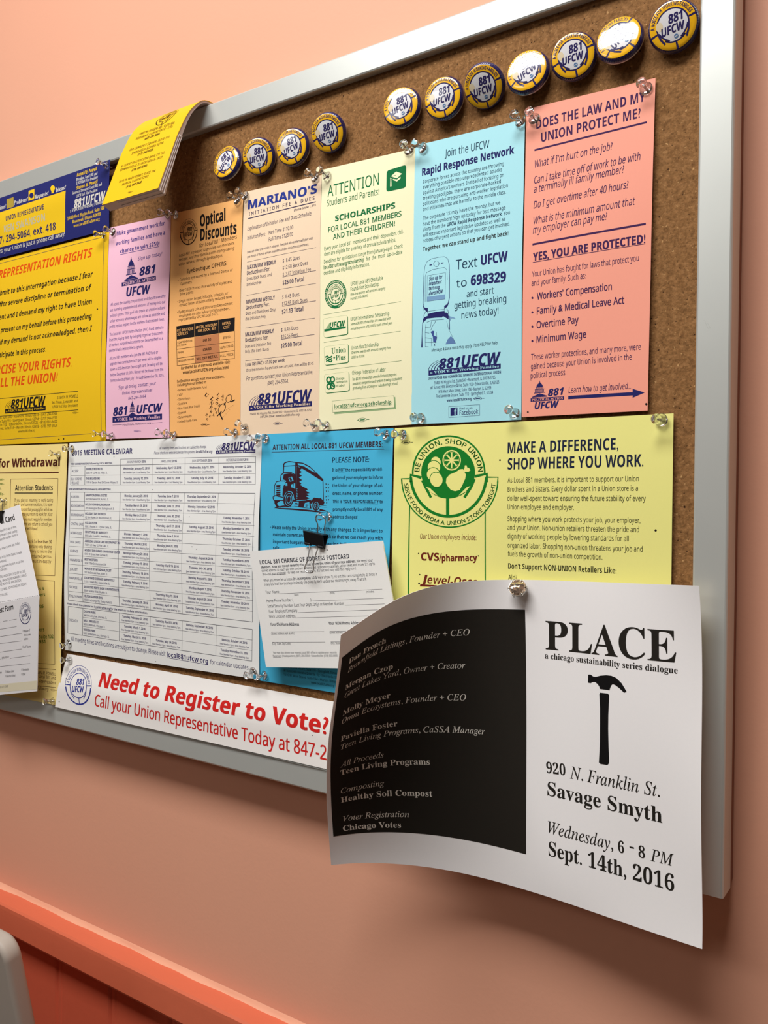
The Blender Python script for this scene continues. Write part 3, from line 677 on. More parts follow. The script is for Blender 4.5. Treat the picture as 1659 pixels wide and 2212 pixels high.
for a, b_ in (((130, 290), (1340, 82)), ((140, 720), (1338, 544)), ((145, 1152), (1350, 1005))): p.rule(z, a, b_, 4, GREEN)
def card(tl, tr, br, bl):
    fr = p.frame(z, 120, min(tl[1], tr[1]) - 10, 560, max(bl[1], br[1]) + 10); q = rounded(tl, tr, br, bl, .10)
    fr.poly([(x + 9, y + 11) for x, y in q], GREEN, .00010); fr.poly(q, CR, .00018); fr.stroke(q, 3, GL, .00022, True); return fr
p.cur = 'logo'
fr = card((132, 352), (508, 292), (514, 588), (145, 646)); fr.poly([(148, 517), (484, 468), (485, 500), (150, 553)], GREEN, .00024)
fr.text('XI', 'UFCW', (236, 500), (478, 462), 90, GREEN, .00026); fr.poly([(170, 510), (228, 420), (240, 415), (240, 500)], GL, .00022)
fr = card((145, 787), (520, 737), (523, 1028), (155, 1074)); fr.text('SR', 'Union', (262, 898), (488, 868), 88, GREEN, .00026); fr.text('SR', 'Plus', (330, 1004), (482, 986), 85, GREEN, .00026)
fr.poly([(305 + (22 if k % 2 == 0 else 9) * math.sin(k * math.pi / 5), 956 - (26 if k % 2 == 0 else 11) * math.cos(k * math.pi / 5)) for k in range(10)], GREEN, .00026)
for o in (0, 34, 68): fr.stroke([(165 + o * .2, 950 + o), (195 + o * .2, 930 + o), (215 + o * .2, 948 + o), (240 + o * .2, 955 + o), (272, 930 + o)], 22, GREEN, .00024)
fr = card((148, 1222), (530, 1172), (538, 1468), (165, 1508))
for cx_, cy_ in ((220, 1300), (278, 1296), (222, 1404), (280, 1400)): fr.stroke(slant((cx_, cy_), 30, 40, 0), 22, GREEN, .00024)
for a, b_ in (((190, 1330), (305, 1410)), ((310, 1320), (192, 1385))): fr.stroke([a, b_], 20, GREEN, .00025)
for t, y, x1, y1 in (("Chicago", 1306, 462, 1291), ("Federation", 1359, 511, 1337), ("of Labor", 1413, 471, 1399)): fr.text('M', t, (332, y), (x1, y1), 34, GREEN, .00026)
p.cur = 'sheet'
for st, t, a, b_, c in (('R', "UFCW International Scholarship", (560, 386), (1160, 292), 56), ('I', "Several $8,000 scholarships are awarded with", (560, 453), (1180, 362), 39), ('I', "annual payments of $2,000 for each school year.", (560, 526), (1210, 432), 39), ('R', "Union Plus Scholarship", (570, 832), (995, 772), 56), ('I', "One-time awards with amounts ranging from", (573, 898), (1185, 817), 39), ('I', "$500 to $4,000.", (573, 971), (778, 944), 39),
                        ('R', "Chicago Federation of Labor", (583, 1223), (1103, 1167), 58), ('I', "Ten $2,000 scholarships awarded in two categories", (587, 1312), (1275, 1235), 42), ('I', "(academic competition and random drawing) to students", (590, 1384), (1365, 1297), 42), ('I', "graduating from a Chicago or suburban high school.", (590, 1454), (1293, 1377), 42)): p.text(z, st, t, a, b_, c, GREEN)
p.cur = 'web_address'
fr = p.frame(z, 260, 1530, 1290, 1850); fr.poly([(300, 1652), (1255, 1568), (1266, 1755), (308, 1838)], GL, .0001); fr.poly([(272, 1634), (1233, 1549), (1245, 1730), (283, 1810)], CR, .00018)
fr.stroke([(272, 1634), (1233, 1549), (1245, 1730), (283, 1810)], 5, GREEN, .00022, True); fr.text('B', 'local881ufcw.org/scholarship', (308, 1750), (1197, 1676), 60, GREEN, .00024); fr.stroke([(308, 1762), (1200, 1688)], 5, GREEN, .00022)
p.cur = 'sheet'; union_bug(p, z, 740, 1925, 125, 58, GREEN, -.06)
ATT = p

# --- light blue flyer: rapid response network
p = Flat('flyer', 'light blue text alert flyer with a drawing of a flip phone', 'flyer',
         [(897, 315), (1134, 257), (1126, 907), (889, 917)], [.002, .0022, .002, .0018], .0016, .0005, 5, 'flyers in the upper row')
p.grid(paper_mat('paper_sky', 160, 212, 220)); z = C6; SKY = MATS['paper_sky']
p.cur = 'heading'
p.text(z, 'L', "Join the UFCW", (497, 672), (1085, 545), 100, TEAL, res=2); p.text(z, 'X', "Rapid Response Network", (195, 920), (1418, 622), 98, NAVY, res=2)
p.cur = 'sheet'
for t, a, b_ in (("Corporate forces across the country are throwing", (207, 1022), (1280, 780)), ("everything possible into unprecedented attacks", (207, 1095), (1256, 858)), ("against America’s workers. Instead of focusing on", (207, 1170), (1280, 930)), ("creating good jobs, there are corporate-backed", (205, 1243), (1240, 1015)), ("politicians who are pursuing anti-worker legislation", (206, 1318), (1333, 1070)), ("and initiatives that are harmful to the middle class.", (207, 1390), (1310, 1157)),
                 ("The corporate 1% may have the money, but we", (207, 1510), (1232, 1298)), ("have the numbers! Sign up today for text message", (207, 1583), (1302, 1363)), ("alerts from the *UFCW Rapid Response Network*. You", (207, 1658), (1360, 1428)), ("will receive important legislative updates as well as", (207, 1733), (1297, 1517)), ("notices of urgent actions so that you can get involved.", (207, 1806), (1362, 1577))): p.text(z, 'R', t, a, b_, 48, TEAL)
p.text(z, 'B', "Together, we can stand up and fight back!", (207, 1922), (1340, 1708), 54, BLACK)
z = C7
p.cur = 'heading'
for st, t, a, b_, c in (('R', "Text", (535, 299), (800, 258), 118), ('X', "UFCW", (845, 243), (1172, 190), 122), ('R', "to", (545, 518), (670, 498), 100), ('X', "698329", (718, 490), (1150, 442), 122), ('R', "and start", (670, 637), (1003, 588), 80), ('R', "getting breaking", (520, 778), (1155, 692), 84), ('R', "news today!", (607, 897), (1060, 835), 84)): p.text(z, st, t, a, b_, c, NAVY if st == 'X' else TEAL, res=2)
p.cur = 'illustration'; fr = p.frame(z, 100, 130, 560, 1260); K = NAVY
fr.stroke([(150, 800), (138, 700), (145, 400), (158, 260), (185, 200), (240, 165), (330, 145), (400, 138), (440, 165), (457, 230), (462, 400), (462, 640), (450, 700), (425, 740)], [3, 8, 4, 3, 3, 3, 3, 3, 4, 7, 8, 8, 8, 8], K)
fr.stroke([(165, 690), (165, 380), (180, 330), (260, 295), (400, 268), (430, 300), (435, 420)], 3, K)
fr.stroke([(190, 370), (415, 332), (410, 655), (188, 684)], 3, K, closed=True); fr.poly([(188, 628), (410, 598), (410, 655), (188, 684)], ink('wash', 120, 160, 196), .00011)
fr.stroke(slant((300, 225), 30, 36, 0), 3, K); fr.stroke([(268, 215), (270, 245)], 6, K); fr.stroke([(331, 208), (332, 235)], 6, K)
fr.poly([(215, 236), (245, 231), (245, 243), (215, 248)], K); fr.poly([(357, 212), (388, 207), (388, 219), (357, 224)], K)
for t, a, b_ in (("Sign up for", (212, 430), (377, 402)), ("important", (210, 490), (368, 462)), ("text msg", (210, 545), (342, 528)), ("alerts NOW!", (208, 610), (386, 580))): fr.text('BI', t, a, b_, 44, K)
fr.stroke([(140, 735), (165, 780), (190, 800)], [6, 16, 30], K); fr.poly([(165, 762), (195, 765), (192, 808), (175, 800)], K); fr.poly([(400, 740), (455, 705), (440, 745), (400, 780)], K)
fr.stroke([(195, 765), (195, 830)], 4, K); fr.stroke([(200, 808), (300, 790), (400, 782)], 3, K); fr.stroke([(402, 780), (405, 820), (435, 815), (430, 775), (445, 790)], 4, K)
fr.poly([(195, 838), (300, 812), (400, 800), (405, 825), (445, 830), (455, 870), (452, 905), (392, 868), (375, 872), (365, 885), (355, 880), (300, 882), (190, 895), (140, 945), (138, 905), (150, 880), (195, 862)], K)
fr.stroke([(150, 880), (150, 850), (170, 810)], 4, K)
fr.stroke([(135, 940), (125, 1100), (122, 1250)], [8, 5, 16], K); fr.stroke([(165, 1245), (165, 1060), (175, 960)], 3, K); fr.stroke([(445, 790), (462, 880), (465, 1030)], [4, 6, 8], K)
fr.stroke([(185, 940), (250, 915), (395, 905)], 3, K)
for a, b_ in (((165, 1003), (232, 1000)), ((165, 1065), (215, 1075)), ((162, 1130), (240, 1140)), ((162, 1185), (300, 1188)), ((162, 1240), (205, 1243)), ((240, 930), (232, 1000)), ((240, 1140), (240, 1235))): fr.stroke([a, b_], 3, K)
fr.stroke([(295, 920), (285, 945), (255, 985), (232, 1040)], 3, K)
fr.poly([(228, 1062), (258, 1045), (275, 1050), (268, 1100), (305, 1120), (300, 1160), (285, 1192), (262, 1180), (258, 1120), (240, 1075)], ink('wash_dark', 62, 80, 146)); fr.stroke([(300, 1060), (306, 1130), (290, 1195)], 4, K)
fr.poly([(412, 1212), (440, 1150), (480, 1110), (510, 1145), (535, 1200)], ink('wash_mid', 96, 128, 176)); fr.stroke([(430, 930), (450, 1020), (490, 1100), (535, 1200)], 3, K); fr.poly([(460, 865), (520, 880), (540, 898), (490, 892), (470, 925)], ink('wash', 120, 160, 196))
fr.text('B', 's', (272, 1230), (285, 1230), 30, K)
p.cur = 'sheet'
p.text(z, 'I', "Message & Data rates may apply. Text HELP for help.", (240, 1303), (1055, 1210), 38, TEAL)
p.cur = 'logo'; ufcw_logo(p, z, (203, 1597), (1087, 1510), (203, 1388), NAVY, SKY)
p.cur = 'sheet'
for st, t, a, b_, c in (('B', "UNITED FOOD AND COMMERCIAL WORKERS INTERNATIONAL UNION", (200, 1648), (1090, 1567), 32), ('R', "10400 W. Higgins Rd., Suite 500 • Rosemont, IL 60018-3705", (273, 1704), (1022, 1633), 37), ('R', "#1 Sunset Hills Executive Drive, Suite 102 • Edwardsville, IL 62025", (228, 1761), (1068, 1692), 37), ('R', "1616 West Main Street, Suite 104 • Marion, IL 62959", (317, 1812), (970, 1762), 37), ('R', "Five Lawrence Square, Suite 110 • Springfield, IL 62704", (295, 1867), (993, 1817), 37), ('B', "www.local881ufcw.org", (425, 1918), (730, 1894), 34)): p.text(z, st, t, a, b_, c, NAVY)
union_bug(p, z, 808, 1877, 92, 38, NAVY, -.05)
p.cur = 'social_media_badge'; fr = p.frame(z, 440, 1940, 850, 2120)
fr.stroke([(450, 1975), (830, 1951), (830, 2083), (450, 2110)], 4, NAVY, closed=True); fr.poly([(472, 1993), (557, 1986), (557, 2080), (472, 2090)], NAVY)
fr.text('B', 'f', (514, 2082), (552, 2080), 76, SKY, .00024); fr.text('R', 'Find us on', (583, 2014), (740, 2004), 28, NAVY); fr.text('R', 'Facebook', (583, 2080), (812, 2062), 56, NAVY)
JOIN = p

# --- salmon flyer: law and union
p = Flat('flyer', 'salmon red flyer of questions and worker protections with a thick purple arrow at its foot', 'flyer',
         [(1137, 236), (1416, 168), (1399, 887), (1127, 901)], [.002, .0022, .0035, .003], .0010, .0004, 6, 'flyers in the upper row')
p.grid(paper_mat('paper_salmon', 240, 152, 130)); z = C8; SAL = MATS['paper_salmon']
p.cur = 'heading'
p.text(z, 'B', "DOES THE LAW AND MY", (207, 636), (1466, 312), 108, PURPLE, res=2); p.text(z, 'B', "UNION PROTECT ME?", (262, 788), (1412, 502), 108, PURPLE, res=2)
p.rule(z, (185, 880), (1485, 556), 20, PURPLE); p.rule(z, (162, 1970), (1472, 1731), 22, PURPLE)
p.text(C9, 'X', "YES, YOU ARE PROTECTED!", (157, 422), (1377, 224), 88, PURPLE, res=2); p.rule(C9, (155, 437), (1377, 234), 6, PURPLE)
p.cur = 'sheet'
for t, a, b_ in (("What if I’m hurt on the job?", (190, 1082), (1087, 872)), ("Can I take time off of work to be with", (182, 1268), (1410, 990)), ("a terminally ill family member?", (178, 1373), (1222, 1140)), ("Do I get overtime after 40 hours?", (175, 1556), (1272, 1317)), ("What is the minimum amount that", (175, 1737), (1348, 1508)), ("my employer can pay me?", (167, 1845), (1027, 1682))): p.text(z, 'I', t, a, b_, 84, PURPLE, res=2)
z = C9
for t, a, b_ in (("Your Union has fought for laws that protect you", (147, 594), (1306, 418)), ("and your family. Such as:", (142, 694), (732, 609)), ("These worker protections, and many more, were", (137, 1493), (1327, 1383)), ("gained because your Union is involved in the", (135, 1597), (1228, 1492)), ("political process.", (133, 1698), (517, 1657))): p.text(z, 'R', t, a, b_, 62, PURPLE, res=2)
for t, a, b_, y in (("Workers’ Compensation", (200, 842), (1013, 734), 822), ("Family & Medical Leave Act", (200, 1001), (1148, 882), 979), ("Overtime Pay", (198, 1153), (652, 1094), 1134), ("Minimum Wage", (197, 1309), (735, 1252), 1290)):
    p.text(z, 'M', t, a, b_, 76, PURPLE, res=2); p.frame(z, 130, y - 30, 180, y + 30).disc((151, y), 11, 12, PURPLE)
p.cur = 'logo'; political_logo(p, z, ((152, 1905), (308, 1893), (152, 1722)), ((320, 1890), (492, 1870), 78), [(132, 1912), (495, 1890), (495, 1926), (132, 1950)], ((145, 1942), (484, 1920), 22), ((176, 2030), (440, 2008), 74), NAVY, SAL)
p.cur = 'arrow'; p.text(z, 'I', "Learn how to get involved...", (543, 1855), (1220, 1808), 68, PURPLE)
fr = p.frame(z, 530, 1790, 1390, 1930); fr.poly([(540, 1886), (1240, 1845), (1240, 1808), (1370, 1850), (1240, 1906), (1240, 1880), (540, 1922)], NAVY)
p.cur = 'sheet'; hole(p, z, 102, 2062, 10); hole(p, z, 1388, 1975, 13)
LAW = p

# --- bright yellow sheet: shop where you work
p = Flat('poster', 'light yellow sheet on shopping union stores with a round green fruit emblem', 'poster',
         [(853, 925), (1455, 893), (1446, 1612), (843, 1515)], [.0026, .0028, .0026, .0026], .0006, .0003, 7)
p.grid(paper_mat('paper_lemon', 226, 220, 132)); z = C10; LEM = MATS['paper_lemon']; DKN = ink('midnight', 30, 38, 62)
p.cur = 'heading'
p.text(z, 'B', "MAKE A DIFFERENCE,", (28, 380), (1045, 345), 100, DKN, res=2); p.text(z, 'B', "SHOP WHERE YOU WORK.", (28, 528), (1275, 500), 103, DKN, res=2)
p.cur = 'sheet'
for t, a, b_ in (("As Local 881 members, it is important to support our Union", (28, 648), (1232, 636)), ("Brothers and Sisters. Every dollar spent in a Union store is a", (28, 732), (1225, 724)), ("dollar well-spent toward ensuring the future stability of every", (25, 815), (1297, 818)), ("Union employee and employer.", (27, 894), (637, 899)), ("Shopping where you work protects your job, your employer,", (27, 1002), (1247, 1020)), ("and your Union. Non-union retailers threaten the pride and", (27, 1082), (1236, 1104)), ("dignity of working people by lowering standards for all", (28, 1162), (1140, 1187)), ("organized labor. Shopping non-union threatens your job and", (28, 1246), (1268, 1284)), ("fuels the growth of non-union competition.", (30, 1324), (898, 1357))): p.text(z, 'R', t, a, b_, 46, OLIVE, res=2)
p.text(z, 'B', "Don’t Support NON-UNION Retailers Like:", (33, 1438), (1027, 1484), 50, OLIVE, res=2)
p.text(z, 'R', "Aldi", (33, 1540), (108, 1544), 46, OLIVE); hole(p, z, 1388, 1088, 11); hole(p, C11, 1382, 520, 11)
z = C11; p.cur = 'emblem'; fr = p.frame(z, 180, 200, 1400, 1350); G = FRUIT; c0 = (770, 675)
fr.arc((772, 670), 430, 438, -2, 182, 20, G); fr.disc((765, 665), 322, 312, G, n=60)
fr.arctext('M', 'BE UNION, SHOP UNION', (772, 672), 352, 352, 178, 2, 58, G)
fr.arc((770, 690), 452, 500, 184, 356, 34, G, n=60); fr.stroke([(445, 728), (318, 694), (320, 780)], 34, G); fr.stroke([(1085, 712), (1228, 682), (1224, 780)], 34, G); fr.stroke([(760, 960), (760, 1190)], 38, G)
fr.arc((785, 742), 574, 578, 181, 358, 15, G, n=70); fr.stroke([(300, 740), (206, 741), (212, 800)], 15, G); fr.stroke([(1240, 722), (1360, 722), (1355, 790)], 15, G)
fr.arctext('M', 'SERVE FOOD FROM A UNION STORE TONIGHT', (785, 742), 550, 552, 186, 354, 48, G, inward=True)
for pts in ([(455, 760), (490, 830), (560, 965)], [(1080, 745), (1040, 840), (960, 965)]): fr.stroke(pts, 30, G, .00016)
fr.poly([(500, 838), (545, 850), (600, 900), (640, 945), (560, 905)], LEM, .0002); fr.poly([(1030, 828), (985, 845), (925, 905), (890, 945), (975, 895)], LEM, .0002)
for k, (x, y, rx, ry, a) in enumerate(((618, 542, 58, 64, -15), (596, 606, 74, 78, -12), (588, 688, 76, 76, -10), (626, 752, 74, 86, -12))):
    fr.poly(slant((x, y), rx + 9, ry + 9, a, n=37)[:-1], G, .00016 + .00006 * k); fr.poly(slant((x, y), rx, ry, a, n=37)[:-1], LEM, .00019 + .00006 * k)
fr.poly(slant((808, 520), 110, 122, 0, n=48)[:-1], LEM, .0002); fr.stroke(slant((808, 520), 92, 102, 0, n=40), 8, G, .00028)
for k in range(8):
    a = 2 * math.pi * (k + .5) / 8; fr.poly([(808 + r * math.cos(a + d), 520 + r * 1.1 * math.sin(a + d)) for r, d in ((24, 0), (84, -.3), (88, -.1), (88, .1), (84, .3))], G, .00026)
fr.poly([(945, 625), (905, 628), (860, 660), (785, 690), (745, 735), (740, 790), (765, 835), (800, 875), (850, 890), (905, 875), (935, 820), (970, 740), (978, 690), (960, 665)], LEM, .0002)
fr.poly([(948, 648), (962, 612), (965, 582), (985, 580), (992, 605), (1015, 612), (1032, 640), (1005, 660), (975, 655), (962, 668)], LEM, .0002)
p.cur = 'sheet'
p.vrule(z, (304, 1062), (286, 2250), 14, G); p.vrule(z, (1206, 1112), (1208, 2250), 14, G)
p.text(z, 'I', "Our Union employers include:", (428, 1458), (1103, 1475), 62, MAROON, res=2)
p.text(z, 'X', "CVS", (440, 1715), (655, 1722), 92, MAROON, res=2); p.text(z, 'R', "/", (655, 1725), (690, 1725), 95, MAROON); p.text(z, 'X', "pharmacy", (688, 1725), (1112, 1722), 74, MAROON, res=2)
p.text(z, 'XI', "J", (430, 1988), (520, 1990), 100, MAROON, res=2); p.text(z, 'BI', "ewel-Osco", (515, 1990), (1120, 2025), 92, MAROON, res=2); p.quad(z, [(430, 2003), (660, 2015), (655, 2036), (425, 2028)], MAROON)
for x, y in ((410, 1634), (424, 1886), (1125, 1663)): hole(p, z, x, y, 8, OLIVE)
hole(p, z, 416, 1992, 11); union_bug(p, z, 262, 307, 95, 40, OLIVE)
MAKE = p

# --- blue notice: change of address
INKB = ink('ink_blue', 26, 42, 70); TRK = ink('truck_brown', 58, 30, 38)
p = Flat('notice', 'bright blue notice to all members with a woodcut style truck', 'notice',
         [(566, 938), (850, 925), (838, 1515), (560, 1470)], [.002, .0022, .0025, .002], .0022, .0008, 8)
p.grid(paper_mat('paper_blue', 66, 168, 204)); z = C12; BLU = MATS['paper_blue']
p.cur = 'heading'; p.text(z, 'B', "ATTENTION ALL LOCAL 881 UFCW MEMBERS:", (208, 332), (1478, 296), 60, TRK); p.rule(z, (197, 357), (1498, 322), 5, TRK)
p.text(z, 'M', "PLEASE NOTE:", (898, 478), (1325, 470), 60, INKB)
p.cur = 'sheet'
for t, a, b_ in (("It is NOT the responsibility or obli-", (897, 580), (1482, 572)), ("gation of your employer to inform", (899, 669), (1482, 667)), ("the Union of your change of ad-", (898, 759), (1482, 760)), ("dress, name, or phone number.", (901, 851), (1482, 850)), ("This is YOUR RESPONSIBILITY to", (903, 943), (1482, 946)), ("promptly notify Local 881 of any", (905, 1034), (1482, 1038)), ("address changes!", (905, 1121), (1188, 1124))): p.text(z, 'B', t, a, b_, 36, INKB)
p.rule(z, (1033, 953), (1428, 956), 4, INKB); p.rule(z, (968, 587), (1040, 586), 4, INKB)
for t, a, b_ in (("• Please notify the Union promptly with any changes. It is important to", (183, 1242), (1478, 1288)), ("maintain current and accurate records so that we can reach you with", (213, 1326), (1478, 1372)), ("important bargaining updates, meeting bulletins, letters, Union", (213, 1407), (1478, 1462)), ("calls.", (213, 1480), (290, 1484))): p.text(z, 'B', t, a, b_, 38, INKB)
z = C13
for t, a, b_ in (("Five Lawrence Square, Suite 110 • Springfield, Illinois 62704", (415, 1415), (1080, 1505)), ("#1 Sunset Hills Executive Drive, Ste. 102 • Edwardsville, Illinois 62025", (418, 1458), (1110, 1556)), ("1616 W. Main Street, Suite 104 • Marion, Illinois 62959", (418, 1504), (1085, 1600)), ("www.local881ufcw.org", (715, 1590), (962, 1630))): p.text(z, 'R', t, a, b_, 26, INKB)
z = C12; p.cur = 'illustration'; fr = p.frame(z, 190, 450, 880, 1070); T = TRK
fr.stroke([(335, 595), (338, 500), (355, 478), (400, 465), (495, 478)], [12, 16, 14, 10, 8], T); fr.stroke([(345, 520), (480, 512)], 8, T); fr.stroke([(480, 480), (482, 910)], 16, T)
fr.poly([(480, 470), (560, 480), (640, 520), (720, 595), (795, 670), (790, 695), (700, 640), (600, 575), (505, 520), (485, 515)], T); fr.poly([(500, 486), (560, 492), (640, 535), (715, 600), (660, 575), (580, 525), (505, 505)], BLU, .0002)
fr.stroke([(792, 670), (798, 940)], 9, T); fr.stroke([(500, 480), (495, 905)], 10, T)
fr.poly([(490, 520), (550, 545), (525, 565), (548, 585), (520, 610), (550, 630), (515, 650), (552, 680), (520, 700), (545, 720), (530, 735), (560, 755), (610, 780), (620, 795), (590, 800), (640, 830), (600, 840), (635, 860), (590, 865), (640, 890), (600, 905), (490, 905)], T)
fr.stroke([(300, 690), (310, 620), (340, 596), (420, 590), (475, 620)], 10, T); fr.poly([(340, 612), (420, 600), (475, 625), (475, 715), (455, 720), (450, 770), (480, 790), (480, 905), (440, 905), (430, 840), (395, 808), (360, 830), (340, 870), (330, 905), (335, 780), (370, 690), (330, 670)], T)
fr.poly([(395, 655), (435, 640), (455, 690), (410, 698)], BLU, .0002); fr.poly([(405, 655), (425, 650), (440, 685), (415, 690)], T, .00026); fr.poly([(360, 720), (380, 712), (385, 745), (362, 748)], BLU, .0002); fr.poly([(425, 735), (445, 725), (450, 770), (428, 765)], BLU, .0002)
fr.stroke([(300, 690), (255, 700), (235, 740), (228, 860)], 8, T); fr.stroke([(300, 690), (350, 690), (365, 720), (335, 760), (330, 860)], 8, T)
for k in range(5): fr.poly([(252, 742 + k * 26), (304, 738 + k * 26), (300, 756 + k * 26), (255, 758 + k * 26)], T)
fr.stroke([(212, 880), (240, 860), (330, 880)], 10, T); fr.stroke([(215, 885), (225, 915), (335, 915)], 10, T); fr.poly([(230, 915), (300, 918), (260, 950), (275, 975), (310, 1000), (250, 985), (232, 950)], T)
fr.poly(slant((392, 905), 56, 88, 8, n=30)[:-1], T, .00018); fr.stroke(slant((398, 905), 40, 70, 8, n=28), 6, BLU, .00026); fr.stroke(slant((400, 905), 22, 42, 8, n=24), 6, BLU, .00028); fr.stroke([(345, 870), (385, 812), (430, 815), (450, 850), (460, 910)], 9, BLU, .0003); fr.stroke([(360, 850), (395, 800), (440, 808), (470, 860), (475, 910)], 8, T, .00031)
fr.poly([(440, 905), (600, 905), (660, 910), (650, 960), (660, 1010), (560, 1000), (440, 985), (330, 990), (230, 1005), (240, 992), (330, 975), (420, 970)], T); fr.poly([(450, 930), (515, 930), (510, 985), (425, 985)], BLU, .0002); fr.poly([(470, 945), (500, 945), (498, 955), (465, 955)], T, .00026); fr.poly([(465, 965), (505, 962), (502, 972), (458, 975)], T, .00026); fr.poly([(585, 945), (635, 935), (640, 1005), (570, 995)], BLU, .0002)
for y in (955, 968, 980): fr.poly([(585, y), (630, y - 5), (605, y + 6)], T, .00026)
fr.poly([(640, 920), (690, 875), (770, 890), (810, 935), (800, 965), (760, 975), (720, 920), (680, 930), (660, 960)], T); fr.stroke([(655, 915), (690, 878), (755, 888)], 7, BLU, .00026)
fr.poly(slant((712, 975), 42, 58, 5, n=30)[:-1], T, .00018); fr.stroke(slant((716, 975), 26, 40, 5, n=28), 5, BLU, .00026); fr.stroke(slant((718, 975), 12, 20, 5, n=20), 5, BLU, .00028)
fr.poly([(230, 1000), (400, 1005), (600, 1020), (680, 1030), (760, 1045), (700, 1050), (500, 1030), (300, 1015)], T); fr.poly([(750, 985), (840, 998), (760, 992)], T); fr.poly([(760, 965), (838, 978), (760, 975)], T); fr.poly([(755, 1010), (820, 1030), (850, 1045), (750, 1035)], T); fr.poly([(700, 1040), (860, 1060), (700, 1050)], T)
for x, y in ((822, 718), (848, 722), (822, 758), (850, 762), (825, 800), (848, 802), (822, 862), (848, 858), (825, 900), (850, 898), (828, 935)): fr.poly([(x, y), (x + 14, y + 4), (x + 2, y + 22)], T)
fr.poly([(490, 915), (600, 908), (600, 915), (490, 922)], BLU, .0003)
for k in range(7): fr.poly([(490, 780 + 18 * k), (505, 778 + 18 * k), (490, 790 + 18 * k)], BLU, .00024)
NOTE = p

# --- white meeting calendar
VIO = ink('indigo', 52, 44, 96); LN = ink('rule_grey', 92, 92, 100)
p = Flat('calendar', 'white meeting calendar sheet with a ruled table of dates and places', 'calendar',
         [(150, 957), (566, 938), (560, 1468), (140, 1404)], [.002, .0025, .0035, .0022], .0026, .0010, 9)
p.grid(paper_mat('paper_white', 222, 221, 217)); z = FULL
C15, C16, C17, C18 = crop(120, 940, 6.9125), crop(340, 940, 6.9125), crop(120, 1180, 6.9125), crop(340, 1180, 6.381)
p.cur = 'heading'; p.text(C15, 'B', "2016 MEETING CALENDAR", (247, 306), (1148, 274), 78, VIO)
p.cur = 'sheet'; p.text(C16, 'I', "All meeting times and locations are subject to change.", (30, 215), (732, 192), 40, VIO); p.text(C16, 'I', "Please check our website calendar for updates: *local881ufcw.org*", (-50, 285), (820, 262), 40, VIO)
p.text(C15, 'B', "NEW MEMBER MEETING followed by LOCAL MEETING", (235, 444), (846, 430), 26, VIO); p.text(C15, 'B', "NEW MEMBER MEETING followed by AREA MEETING", (198, 820), (822, 822), 26, VIO)
p.cur = 'logo'; ufcw_logo(p, C16, (875, 280), (1463, 262), (875, 112), VIO, MATS['paper_white'])
p.cur = 'date_table'
XT = [153.5, 183.7, 260.3, 329.0, 400.0, 473.0, 552.3]; XB = [145.5, 177.9, 257.6, 324.0, 393.0, 466.5, 544.5]     # column rules at the top and the foot of the table
def colx(i, y): return XT[i] + (XB[i] - XT[i]) * (y - 1000.0) / 400.0
def rowy(yl, yr, x): return yl + (yr - yl) * (x - 150.0) / 400.0
SUB = "New Member 6pm • %s Meeting 7pm"
def table(tops, rows, kind, col0=0):
    n = len(rows); (l0, r0), (l1, r1) = tops
    Y = [(l0 + (l1 - l0) * k / n, r0 + (r1 - r0) * k / n) for k in range(n + 1)]
    for k, (yl, yr) in enumerate(Y):
        c = 0 if k in (0, n) or kind != 'City' else 1
        a = colx(c, yl); b_ = colx(6, yr); p.rule(FULL, (a, rowy(yl, yr, a)), (b_, rowy(yl, yr, b_)), .9 if k in (0, n) else .55, LN)
    for i in range(7):
        ya, yb = rowy(*Y[0], colx(i, Y[0][0])), rowy(*Y[-1], colx(i, Y[-1][0])); p.vrule(FULL, (colx(i, ya), ya), (colx(i, yb), yb), .8 if i in (0, 1, 2, 6) else .5, LN)
    for k, row in enumerate(rows):
        (yl, yr), (yl2, yr2) = Y[k], Y[k + 1]
        def put(i, frac, t, st, cap, pad=None, width=None, xo=1.5):
            xl, xr = colx(i, yl), colx(i + 1, yl)
            if width is None: w_ = None
            if pad: x0, x1 = xl + xo, xl + xo + pad
            else: x0, x1 = (xl + xr) / 2 - width / 2, (xl + xr) / 2 + width / 2
            f = lambda x: rowy(yl + (yl2 - yl) * frac, yr + (yr2 - yr) * frac, x)
            p.text(FULL, st, t, (x0, f(x0)), (x1, f(x1)), cap, VIO, .00018)
        if row[0]:
            q = row[0].split('/')
            if len(q) == 1: put(0, .64, q[0], 'R', 5.2, pad=min(len(q[0]) * 2.5 + 2, 27.5))
            else: put(0, .48, q[0], 'R', 5.2, pad=len(q[0]) * 2.3 + 1); put(0, .90, q[1], 'R', 5.2, pad=16)
        put(1, .45, row[1], 'B', 4.8, pad=min(len(row[1]) * 2.32, 76), xo=2.0); put(1, .84, row[2], 'R', 4.3, pad=min(len(row[2]) * 1.78, 70), xo=2.0)
        for j, d in enumerate(row[3:]):
            if d: put(2 + j, .46, d + ', 2016', 'B', 4.8, width=(len(d) + 6) * 2.08 * (1 + .03 * j)); put(2 + j, .84, SUB % ('Local' if kind == 'Local' else 'Area'), 'R', 3.8, width=58 + j * 1.5)
table([(1007, 999), (1047.8, 1046.8)], [("ALSIP", "DOUBLETREE HOTEL", "5000 W 127th St, Alsip, IL", "Wednesday, January 13", "Wednesday, April 13", "Wednesday, July 13", "Wednesday, October 12"), ("ELK GROVE/VILLAGE", "THE BELVEDERE", "1170 W Devon Ave, Elk Grove Village, IL", "Tuesday, January 12", "Tuesday, April 12", "Tuesday, July 12", "Tuesday, October 11")], 'Local')
p.rule(FULL, (260.3, 992), (552.4, 986), .8, LN)
